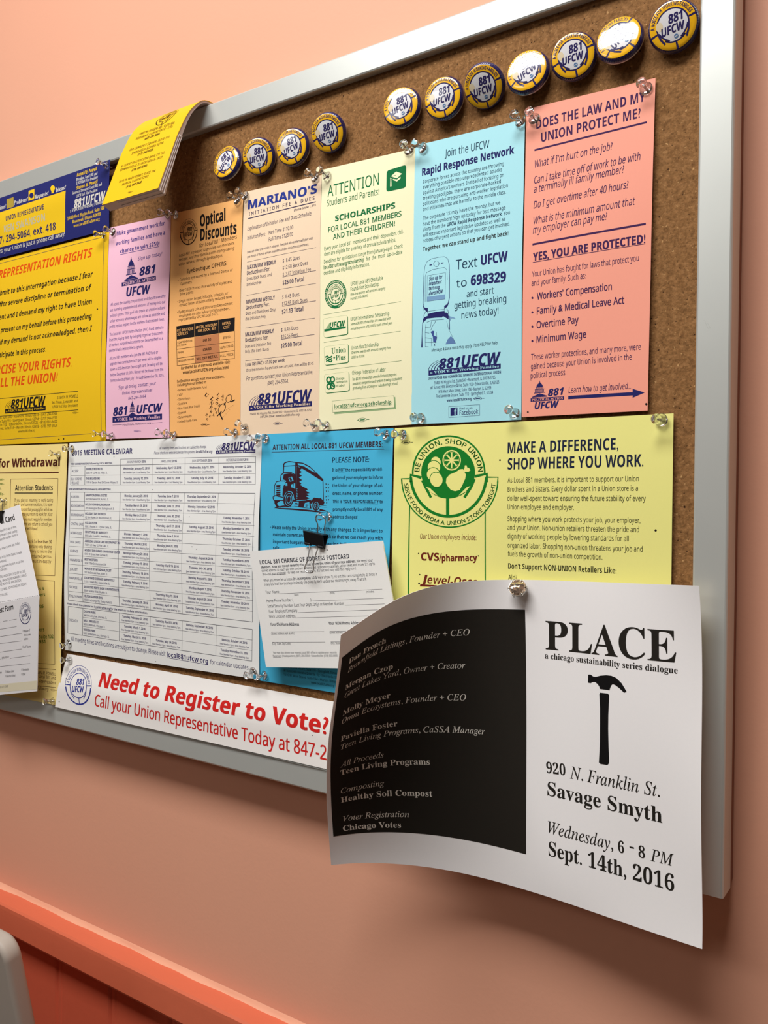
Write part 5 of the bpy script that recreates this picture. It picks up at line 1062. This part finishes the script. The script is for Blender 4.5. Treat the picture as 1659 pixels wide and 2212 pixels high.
for st, t, a, b_, c in (('SR', "920", (272, 1158), (383, 1173), 62), ('SI', "N. Franklin St.", (408, 1190), (932, 1299), 72), ('S', "Savage Smyth", (277, 1288), (946, 1450), 80), ('SI', "Wednesday,", (280, 1508), (660, 1608), 70), ('SR', "6", (690, 1620), (724, 1628), 66), ('SR', "-", (756, 1612), (782, 1618), 66), ('SR', "8", (808, 1648), (846, 1658), 66), ('SI', "PM", (878, 1670), (1015, 1704), 70), ('S', "Sept. 14th, 2016", (284, 1640), (1016, 1850), 84)): p.text(z, st, t, a, b_, c, CARBON, res=4)
p.cur = 'hammer_picture'; fr = p.frame(z, 500, 570, 760, 1130); HB = ink('jet', 20, 18, 18)
fr.poly([(515, 586), (528, 585), (545, 597), (560, 599), (585, 592), (620, 589), (650, 592), (680, 605), (710, 635), (740, 685), (724, 690), (695, 662), (672, 645), (658, 640), (648, 650), (641, 672), (640, 676), (582, 668), (580, 655), (570, 640), (555, 628), (542, 628), (528, 635), (514, 632)], HB)
fr.poly(rounded((580, 690), (638, 697), (634, 720), (584, 712), .3) [:0] + [(584, 690), (630, 695), (638, 704), (637, 730), (633, 820), (632, 900), (634, 1000), (637, 1090), (634, 1105), (626, 1112), (586, 1106), (577, 1098), (578, 1080), (583, 980), (584, 860), (584, 780), (580, 700)], HB)
p.cur = 'sheet'
p.build()

# ---------------------------------------------------------------- clear push pins
CLEAR = mat('clear_plastic', (0.96, 0.97, 0.97, 1), 0.05, trans=1.0, ior=1.42, spec=0.5)
STEEL = mat('steel', (0.55, 0.55, 0.56, 1), 0.22, metal=1.0)
PINPROF = [(0.0008, 0.0), (0.0036, 0.0001), (0.0042, 0.0006), (0.0042, 0.0012), (0.0036, 0.0018), (0.0024, 0.0026), (0.00175, 0.0040), (0.0016, 0.0056), (0.0019, 0.0070), (0.0027, 0.0082), (0.0033, 0.0090), (0.0035, 0.0098), (0.0032, 0.0105), (0.0022, 0.0110), (0.0008, 0.0112)]
def make_pin():
    r = empty('push_pin'); MB().lathe(PINPROF, 28).build('grip', CLEAR, r, smooth=True)
    MB().lathe([(0.00004, -0.0055), (0.00048, -0.004), (0.00052, 0.0), (0.00052, 0.006), (0.0003, 0.0064)], 10).build('needle', STEEL, r, smooth=True)
    return r
def copy_tree(o):
    c = o.copy(); COL.objects.link(c)
    for ch in o.children:
        d = ch.copy(); COL.objects.link(d); d.parent = c
    return c
PINS = [  # collar, head, what it holds
    ((230, 357), (209.5, 348.5), .0090, 'clear push pin in the top right corner of the dark blue representative card'),
    ((224, 507), (204, 504), .0032, 'clear push pin in the top right corner of the deep yellow rights sheet'),
    ((244, 501), (227, 494), .0022, 'clear push pin in the top left corner of the pink flyer'),
    ((361.5, 462), (345, 458), .0022, 'clear push pin in the top right corner of the pink flyer'),
    ((379, 464.5), (362, 460), .0018, 'clear push pin in the top left corner of the orange flyer'),
    ((220.5, 938), (201, 936.5), .0024, 'clear push pin in the bottom right corner of the deep yellow rights sheet'),
    ((241, 942), (222, 937), .0022, 'clear push pin in the bottom left corner of the pink flyer'),
    ((356, 937), (340, 933.5), .0022, 'clear push pin in the bottom right corner of the pink flyer'),
    ((375, 940), (357, 934), .0020, 'clear push pin in the bottom left corner of the orange flyer'),
    ((155.5, 970), (138, 969), .0024, 'clear push pin in the top left corner of the meeting calendar'),
    ((126.5, 982), (107, 979), .0024, 'clear push pin in the top right corner of the pale yellow withdrawal sheet'),
    ((512, 432), (496, 421.5), .0022, 'clear push pin in the top right corner of the orange flyer'),
    ((529.5, 423), (513, 412.5), .0020, 'clear push pin in the top left corner of the tan fee flyer'),
    ((680, 383), (664, 373), .0022, 'clear push pin in the top right corner of the tan fee flyer'),
    ((706, 380), (688.5, 366), .0020, 'clear push pin in the top left corner of the cream scholarship flyer'),
    ((506.5, 935.5), (489.5, 932.5), .0022, 'clear push pin in the bottom right corner of the orange flyer'),
    ((528, 924), (512.5, 913), .0020, 'clear push pin in the bottom left corner of the tan fee flyer'),
    ((679.5, 919), (660.5, 913), .0020, 'clear push pin in the bottom right corner of the tan fee flyer'),
    ((704, 919.5), (686, 913), .0020, 'clear push pin in the bottom left corner of the cream scholarship flyer'),
    ((883, 323.5), (871.5, 311.5), .0024, 'clear push pin in the top right corner of the cream scholarship flyer'),
    ((913, 319), (895.5, 310), .0024, 'clear push pin in the top left corner of the light blue flip phone flyer'),
    ((1124, 262), (1110, 246.5), .0026, 'clear push pin in the top right corner of the light blue flip phone flyer'),
    ((1154, 256.5), (1143, 241), .0024, 'clear push pin in the top left corner of the salmon law flyer'),
    ((1395.5, 191), (1385.5, 179), .0026, 'clear push pin in the top right corner of the salmon law flyer'),
    ((908, 904), (893.5, 901), .0022, 'clear push pin in the bottom left corner of the light blue flip phone flyer'),
    ((1111.5, 893.5), (1098.5, 884.5), .0024, 'clear push pin in the bottom right corner of the light blue flip phone flyer'),
    ((1428.5, 907.5), (1418, 905), .0040, 'clear push pin in the top right corner of the light yellow shopping sheet'),
    ((870, 939), (851.5, 938), .0034, 'clear push pin in the top left corner of the light yellow shopping sheet'),
    ((833, 939), (815, 933.5), .0026, 'clear push pin in the top right corner of the blue truck notice'),
    ((573, 948), (558, 944), .0024, 'clear push pin in the top left corner of the blue truck notice'),
    ((555.5, 951), (538, 946.5), .0028, 'clear push pin in the top right corner of the meeting calendar'),
    ((149, 1388.5), (132, 1395.5), .0026, 'clear push pin in the bottom left corner of the meeting calendar'),
    ((152, 1426), (133, 1426), .0026, 'clear push pin in the top left corner of the white voter banner'),
    ((547, 1451), (532, 1459), .0038, 'clear push pin in the bottom right corner of the meeting calendar'),
    ((571, 1459), (552.5, 1461.5), .0024, 'clear push pin in the bottom left corner of the blue truck notice'),
    ((114, 1514.5), (94, 1515), .0084, 'clear push pin in the bottom right corner of the pale yellow withdrawal sheet'),
    ((710, 1116), (691, 1116), .0042, 'clear push pin holding the binder clip with the white postcards'),
    ((13, 1082), (-8, 1083), .0030, 'clear push pin above the folded white card at the left edge')]
proto = make_pin(); Zax = Vector((0, 0, 1))
def orient(o, base, ax, roll=0.0):
    o.matrix_world = Matrix.Translation(base) @ (Zax.rotation_difference(ax).to_matrix() @ Matrix.Rotation(roll, 3, 'Z')).to_4x4()
for i, (c, hd, h0, lab) in enumerate(PINS):
    o = proto if i == 0 else copy_tree(proto)
    a = ub(c, h0 + .0009); b_ = ub(hd, h0 + .0095); A = Vector(WX(*a)); B = Vector(WX(*b_)); ax = (B - A).normalized()
    orient(o, A - ax * .0008, ax, i * .7)
    tag(o, lab, 'push pin', 'clear push pins on the board')

# jewelled pin through the event sheet
q = p.px((1121, 1279)); base = p.P(np.array([q[0]]), np.array([q[1]]))[0]; nn = p.nrm(np.array([q[0]]), np.array([q[1]]))[0]
gem = empty('jewelled_pin'); tag(gem, 'round jewelled pin with a clear cut stone holding the curling event sheet', 'push pin')
MB().lathe([(.0006, -.0090), (.0006, .0030), (.0030, .0032), (.0055, .0040), (.0062, .0052), (.0063, .0075), (.0059, .0076), (.0057, .0058), (.0008, .0050)], 32).build('setting', mat('silver_setting', (.72, .69, .62, 1), .25, metal=1.0), gem, smooth=False)
g = MB(); rings = [(.0059, .0072, 18), (.0050, .0086, 18), (.0034, .0092, 12), (.0017, .0096, 8)]; V = []; F = []; st = []; rg = random.Random(3)
for r, zz, n in rings:
    st.append((len(V), n)); ph = rg.random(); V += [(r * math.cos(2 * math.pi * (k + ph) / n), r * math.sin(2 * math.pi * (k + ph) / n), zz + (rg.uniform(-.0005, .0005) if zz > .008 else 0)) for k in range(n)]
V.append((0, 0, .0096)); V.append((0, 0, .0055))
for (a, na), (b2, nb2) in zip(st, st[1:]):                      # stitch neighbouring rings
    i = j_ = 0
    while i < na or j_ < nb2:
        if j_ >= nb2 or (i < na and (i + 1) / na <= (j_ + 1) / nb2): F.append((a + i % na, a + (i + 1) % na, b2 + j_ % nb2)); i += 1
        else: F.append((a + i % na, b2 + (j_ + 1) % nb2, b2 + j_ % nb2)); j_ += 1
a, na = st[-1]; F += [(a + k, a + (k + 1) % na, len(V) - 2) for k in range(na)]; F += [(st[0][0] + (k + 1) % 18, st[0][0] + k, len(V) - 1) for k in range(18)]
g.add(V, F).build('stone', mat('cut_glass', rgb(214, 192, 170), .06, metal=.85), gem)
for k in range(6):
    a = 2 * math.pi * k / 6 + .4; t_ = MB(); t_.tube([(.0061 * math.cos(a), .0061 * math.sin(a), .0040), (.0064 * math.cos(a), .0064 * math.sin(a), .0072), (.0056 * math.cos(a), .0056 * math.sin(a), .0084)], .0006, 6); t_.build('prong', MATS['silver_setting'], gem, smooth=True)
hd = ub((1116.5, 1265.5), base[2] + .0085)
orient(gem, Vector(WX(*base)), (Vector(WX(*hd)) - Vector(WX(*base))).normalized())

# ---------------------------------------------------------------- union buttons
BR = 0.0158
class Dome(Sheet):
    EDGE = 0.0022
    w = h = 0.0
    def P(s, u, v):
        u = np.asarray(u, float); v = np.asarray(v, float); r = np.sqrt(u * u + v * v) / BR
        z_ = .0015 * (1 - r ** 2) - .0030 * np.clip((r - .89) / .11, 0, 1) ** 2 + .0012
        return np.stack([u, v, z_], -1)
d = Dome('pin_button', '', ''); d.cur = 'face'
BNAVY = mat('button_navy', rgb(44, 38, 92, 1.0), .25, coat=1.0); BYEL = mat('button_yellow', rgb(246, 180, 28, 1.08), .25, coat=1.0); BWHT = mat('button_white', rgb(226, 224, 226, 1.0), .25, coat=1.0); BDOT = mat('button_blue', rgb(92, 126, 168, 1.0), .25, coat=1.0); BSHD = mat('button_cream', rgb(228, 210, 176, 1.0), .25, coat=1.0)
A = Art(d, lambda P: np.asarray(P, float) * np.array([BR, -BR])); A.ydown = False
A.sector((0, 0), 0.001, 1.0, 0, 360, BNAVY, 0.0, 64)
A.sector((0, 0), .645, .90, 10, 188, BYEL, .00010, 40, -1.0); A.sector((0, 0), .645, .90, 194, 268, BYEL, .00010, 24, -1.0); A.sector((0, 0), .645, .90, 274, 364, BYEL, .00010, 24, -1.0)
A.sector((0, 0), 0.001, .585, 0, 360, BWHT, .00010, 48); A.poly([(-.5 + .14 * math.cos(t), .12 + .18 * math.sin(t)) for t in np.linspace(0, 6, 20)], BSHD, .00014)
for sg in (-1, 1):
    A.poly([(sg * .57, -.14), (sg * .50, -.30), (sg * .37, -.44), (sg * .44, -.52), (sg * .58, -.40), (sg * .68, -.18)], BYEL, .00014)
    A.stroke([(sg * .56, -.12), (sg * .49, -.28), (sg * .36, -.42), (sg * .22, -.52)], .06, BNAVY, .00018); A.stroke([(sg * .60, -.10), (sg * .55, -.34), (sg * .42, -.58)], .075, BNAVY, .00018)
A.arctext('B', 'A VOICE FOR WORKING FAMILIES', (0, 0), .71, -.71, 172, 16, .15, BNAVY, .00018)
A.text('XI', '881', (-.13, .08), (.46, .08), .33, BNAVY, .00018, res=2); A.text('XI', 'UFCW', (-.48, -.28), (.45, -.28), .30, BNAVY, .00018, res=2); A.disc((.05, -.44), .085, -.085, BDOT, .00016, 20); A.stroke([(-.02, -.45), (.12, -.43)], .025, BWHT, .00022)
root = empty('pin_button'); b_ = d.parts['face']; V = np.concatenate(b_['V']); F = np.concatenate(b_['F']); M = np.concatenate(b_['M'])
P_ = d.P(V[:, 0], V[:, 1]); P_[:, 2] += V[:, 2]; P_[:, 1] *= -1
_t = P_[F]; _n = np.cross(_t[:, 1, :2] - _t[:, 0, :2], _t[:, 2, :2] - _t[:, 0, :2]); F = np.where((_n < 0)[:, None], F[:, ::-1], F)
face = mesh_obj('face', P_.tolist(), F.tolist(), b_['mats'], M, root, smooth=False)
# smooth the dome: analytic normals
rr = np.sqrt(V[:, 0] ** 2 + V[:, 1] ** 2) / BR; dz = -(.0030 * rr + .0060 * np.clip((rr - .89) / .11, 0, 1) / .11) / BR
nx = -dz * P_[:, 0] / (rr * BR + 1e-9); ny = -dz * P_[:, 1] / (rr * BR + 1e-9); NN = np.stack([nx, ny, np.ones(len(nx))], 1); NN /= np.linalg.norm(NN, axis=1, keepdims=True)
face.data.polygons.foreach_set('use_smooth', np.ones(len(F), bool)); face.data.normals_split_custom_set_from_vertices(NN.tolist())
rim = [(BR * .985, .0), (BR * 1.0, -.0006)] ; rimp = [(BR * .955, -.0022), (BR * .98, -.0026), (BR * .985, -.0034), (BR * .95, -.0042), (BR * .80, -.0044), (BR * .2, -.0044)]
MB().lathe(rimp, 64).build('backing', mat('button_back', (.62, .62, .62, 1), .3, metal=.8), root, smooth=True)
t_ = MB(); t_.tube([(-.009, 0, -.0046), (-.006, 0, -.0066), (.006, 0, -.0066), (.009, 0, -.0090)], .0005, 8); t_.build('clasp_wire', STEEL, root, smooth=True)
BUT = [  # centre, width ratio of the ellipse, direction the face leans in the picture, roll, label
    ((489.5, 351), .62, (-.83, -.56), 42, 'yellow rimmed union button tilted most steeply, leftmost of the upper row'),
    ((558, 338), .88, (-1, -.25), 5, 'yellow rimmed union button with a bright rim, beside the steeply tilted one'),
    ((631, 317.5), .84, (-.9, -.42), 18, 'yellow rimmed union button between two others, directly above the tan fee flyer'),
    ((708.5, 287), .90, (-1, -.1), 8, 'yellow rimmed union button at the right end of the group of four'),
    ((867, 231), .82, (-.72, -.7), 17, 'yellow rimmed union button with a washed out centre, left end of the group of seven'),
    ((957.5, 211.5), .86, (-.8, -.55), 8, 'yellow rimmed union button with a glare along its upper rim, above the light blue flyer'),
    ((1045, 187), .94, (-1, .3), 6, 'yellow rimmed union button facing forward without glare, third in the group of seven'),
    ((1139, 154.5), .80, (-.62, -.8), 30, 'yellow rimmed union button whose whole centre is lost in white glare'),
    ((1238.5, 121), .93, (-.6, -.8), 10, 'yellow rimmed union button next to the rotated one, fifth in the group of seven'),
    ((1337.5, 84), .78, (-.5, -.87), 48, 'yellow rimmed union button turned anticlockwise with glare across its foot'),
    ((1454.5, 56), .96, (-.7, -.7), 10, 'yellow rimmed union button at the top right corner next to the frame')]
for i, (c, rat, mdir, roll, lab) in enumerate(BUT):
    o = root if i == 0 else copy_tree(root)
    pos = Vector(WX(*ub(c, .0095))); th = math.acos(rat); md = np.array(mdir, float); md /= np.linalg.norm(md)
    # the viewing direction at this pixel is the axis the ellipse was read against
    view = (pos - Vector((0, -DIST, ZC))).normalized(); right = R3 @ Vector((1, 0, 0)); right = (right - view * right.dot(view)).normalized(); down = view.cross(right)
    n = (-view) * math.cos(th) + (right * md[0] + down * md[1]) * math.sin(th); n.normalize()
    up = Vector((0, 0, 1)); up = (up - n * up.dot(n)).normalized(); x = up.cross(n).normalized()
    up = Matrix.Rotation(math.radians(roll), 3, n) @ up; x = up.cross(n).normalized()
    Rm = Matrix((x, up, n)).transposed()
    o.matrix_world = Matrix.Translation(pos) @ Rm.to_4x4()
    tag(o, lab, 'button', 'union buttons pinned to the cork')

# ---------------------------------------------------------------- binder clips
BLK = mat('clip_enamel', rgb(24, 24, 26), .3, spec=.5); WIRE = mat('clip_wire', (.62, .62, .62, 1), .18, metal=1.0)
def binder_clip(label, o, ex, ey, w=.0190, ht=.0128, dp=.0075, up_tip=None, dn_tip=None):
    """o: middle of the spine edge facing the viewer; ex along the clip, ey down, away from the wall = ez; body is a wedge open at the foot"""
    r = empty('binder_clip'); tag(r, label, 'binder clip', 'black binder clips'); r.location = o
    ez = ex.cross(ey) * -1
    if ez.y > 0: ez = -ez
    def pt(a, b, c): return ex * a + ey * b + ez * c
    m = MB(); tk = .0006
    def plate(q):  # q: list of 4 points, thickened
        n = (q[1] - q[0]).cross(q[3] - q[0]).normalized() * tk; v = q + [k + n for k in q]
        m.add(v, [(0, 1, 2, 3), (7, 6, 5, 4), (0, 4, 5, 1), (1, 5, 6, 2), (2, 6, 7, 3), (3, 7, 4, 0)])
    plate([pt(-w / 2, 0, 0), pt(w / 2, 0, 0), pt(w / 2 * .98, ht, -dp * .42), pt(-w / 2 * .98, ht, -dp * .42)])
    plate([pt(-w / 2, 0, -dp), pt(w / 2, 0, -dp), pt(w / 2 * .98, ht, -dp * .55), pt(-w / 2 * .98, ht, -dp * .55)])
    plate([pt(-w / 2, 0, 0), pt(w / 2, 0, 0), pt(w / 2, 0, -dp), pt(-w / 2, 0, -dp)])
    for sd in (-1, 1):
        m.tube([pt(sd * w * .46, ht, -dp * .40), pt(sd * w * .20, ht, -dp * .40)], .0012, 10); m.tube([pt(sd * w * .46, ht, -dp * .57), pt(sd * w * .20, ht, -dp * .57)], .0012, 10)
    m.build('body', BLK, r, bevel=.0002)
    def handle(pts):
        t = MB(); P = [Vector(q_) for q_ in pts]; out = []
        for i in range(len(P) - 1):
            p0, p1, p2, p3 = P[max(i - 1, 0)], P[i], P[i + 1], P[min(i + 2, len(P) - 1)]
            for k in range(6):
                s_ = k / 6; out.append(.5 * ((2 * p1) + (p2 - p0) * s_ + (2 * p0 - 5 * p1 + 4 * p2 - p3) * s_ ** 2 + (3 * p1 - p0 - 3 * p2 + p3) * s_ ** 3))
        out.append(P[-1]); t.tube(out, .00055, 8); t.build('wire_handle', WIRE, r, smooth=True)
    f = ht
    handle([pt(-w * .22, f, -dp * .40), pt(-w * .18, f + .006, -dp * .2), pt(-w * .16, f + .014, .0004), pt(-w * .22, f + .0185, .0012), pt(-w * .17, f + .0212, .0016), pt(0, f + .0222, .0018), pt(w * .17, f + .0212, .0016), pt(w * .22, f + .0185, .0012), pt(w * .16, f + .014, .0004), pt(w * .18, f + .006, -dp * .2), pt(w * .22, f, -dp * .40)])
    ub_ = lambda a, b, c: pt(a + w * .12, b, c)
    handle([ub_(-w * .20, f, -dp * .58), ub_(-w * .19, .002, -dp * 1.05), ub_(-w * .17, -.006, -dp * 1.0), ub_(-w * .24, -.0105, -dp * .85), ub_(-w * .20, -.0140, -dp * .75), ub_(0, -.0152, -dp * .72), ub_(w * .20, -.0140, -dp * .75), ub_(w * .24, -.0105, -dp * .85), ub_(w * .17, -.006, -dp * 1.0), ub_(w * .19, .002, -dp * 1.05), ub_(w * .20, f, -dp * .58)])
    return r
a1 = Vector(WX(*ub((654, 1147), .0195))); a2 = Vector(WX(*ub((697, 1157), .0195))); ex = (a2 - a1).normalized(); wd = (a2 - a1).length
ey = Vector((0, 0, -1)); ey = (ey - ex * ey.dot(ex)).normalized(); ey = (ey + Vector((0, 0, -1))).normalized()
binder_clip('black binder clip with wire handles gripping the white postcards', (a1 + a2) / 2, ex, ey, w=wd, ht=(ub((655, 1174), .0185)[1] - ub((654, 1147), .0195)[1]) * .98)
b1 = Vector(WX(*ub((-45, 1108), .017))); b2 = Vector(WX(*ub((2, 1104), .017))); ex = (b2 - b1).normalized(); ey = Vector((0, 0, -1)); ey = (ey - ex * ey.dot(ex)).normalized()
binder_clip('black binder clip cut off by the left edge above the folded white card', (b1 + b2) / 2, ex, ey, w=(b2 - b1).length, ht=.012)

# ---------------------------------------------------------------- chair in the corner below the rail
CHW = mat('chair_vinyl', rgb(178, 166, 154, 1.0), .5, noise=.03, nscale=30)
tr = ub((6, 2046), .130); th = math.radians(11)
top = Vector(WX(tr[0], tr[1], .130))                            # outer right top corner of the leaning back
ch = empty('chair', (top.x - .2, -.06, 0)); tag(ch, 'pale grey chair back with a rounded corner in the bottom left corner below the rail', 'chair')
dn = Vector((0, math.sin(th), -math.cos(th))); nb = Vector((0, math.cos(th), math.sin(th))); W_, L_, T_, Rr = .40, .30, .017, .018
out = [(-Rr + Rr * math.sin(math.radians(a)), Rr - Rr * math.cos(math.radians(a))) for a in np.linspace(0, 90, 9)]
out = [(-W_ + Rr - Rr * math.cos(math.radians(a)) , Rr - Rr * math.sin(math.radians(a))) for a in np.linspace(0, 90, 9)] + out + [(.004, L_), (-W_ - .004, L_)]
bk = MB(); n = len(out)
bk.add([top + Vector((u, 0, 0)) + dn * v for u, v in out] + [top + Vector((u, 0, 0)) + dn * v + nb * T_ for u, v in out], [tuple(range(n)), tuple(range(n, 2 * n))[::-1]] + [(i, (i + 1) % n, n + (i + 1) % n, n + i)[::-1] for i in range(n)])
rel(bk.build('backrest', CHW, bevel=.005), ch)
LEGM = mat('chair_leg', (.5, .5, .5, 1), .3, metal=1.0); ft = top + dn * (L_ - .004) + nb * T_ * .5
for lx in (-.03, -W_ + .03):
    rel(MB().tube([ft + Vector((lx, 0, 0)), (ft.x + lx, ft.y - .02, ft.z - .08), (ft.x + lx, ft.y - .02, 0.0)], .011, 12).build('leg', LEGM, smooth=True), ch)
bpy.data.objects.remove(TO)
for o in bpy.data.objects:                                      # the wall and rail carry no label; every thing has one
    if o.parent is None and o.type == 'EMPTY' and 'label' not in o: print('NO LABEL', o.name)
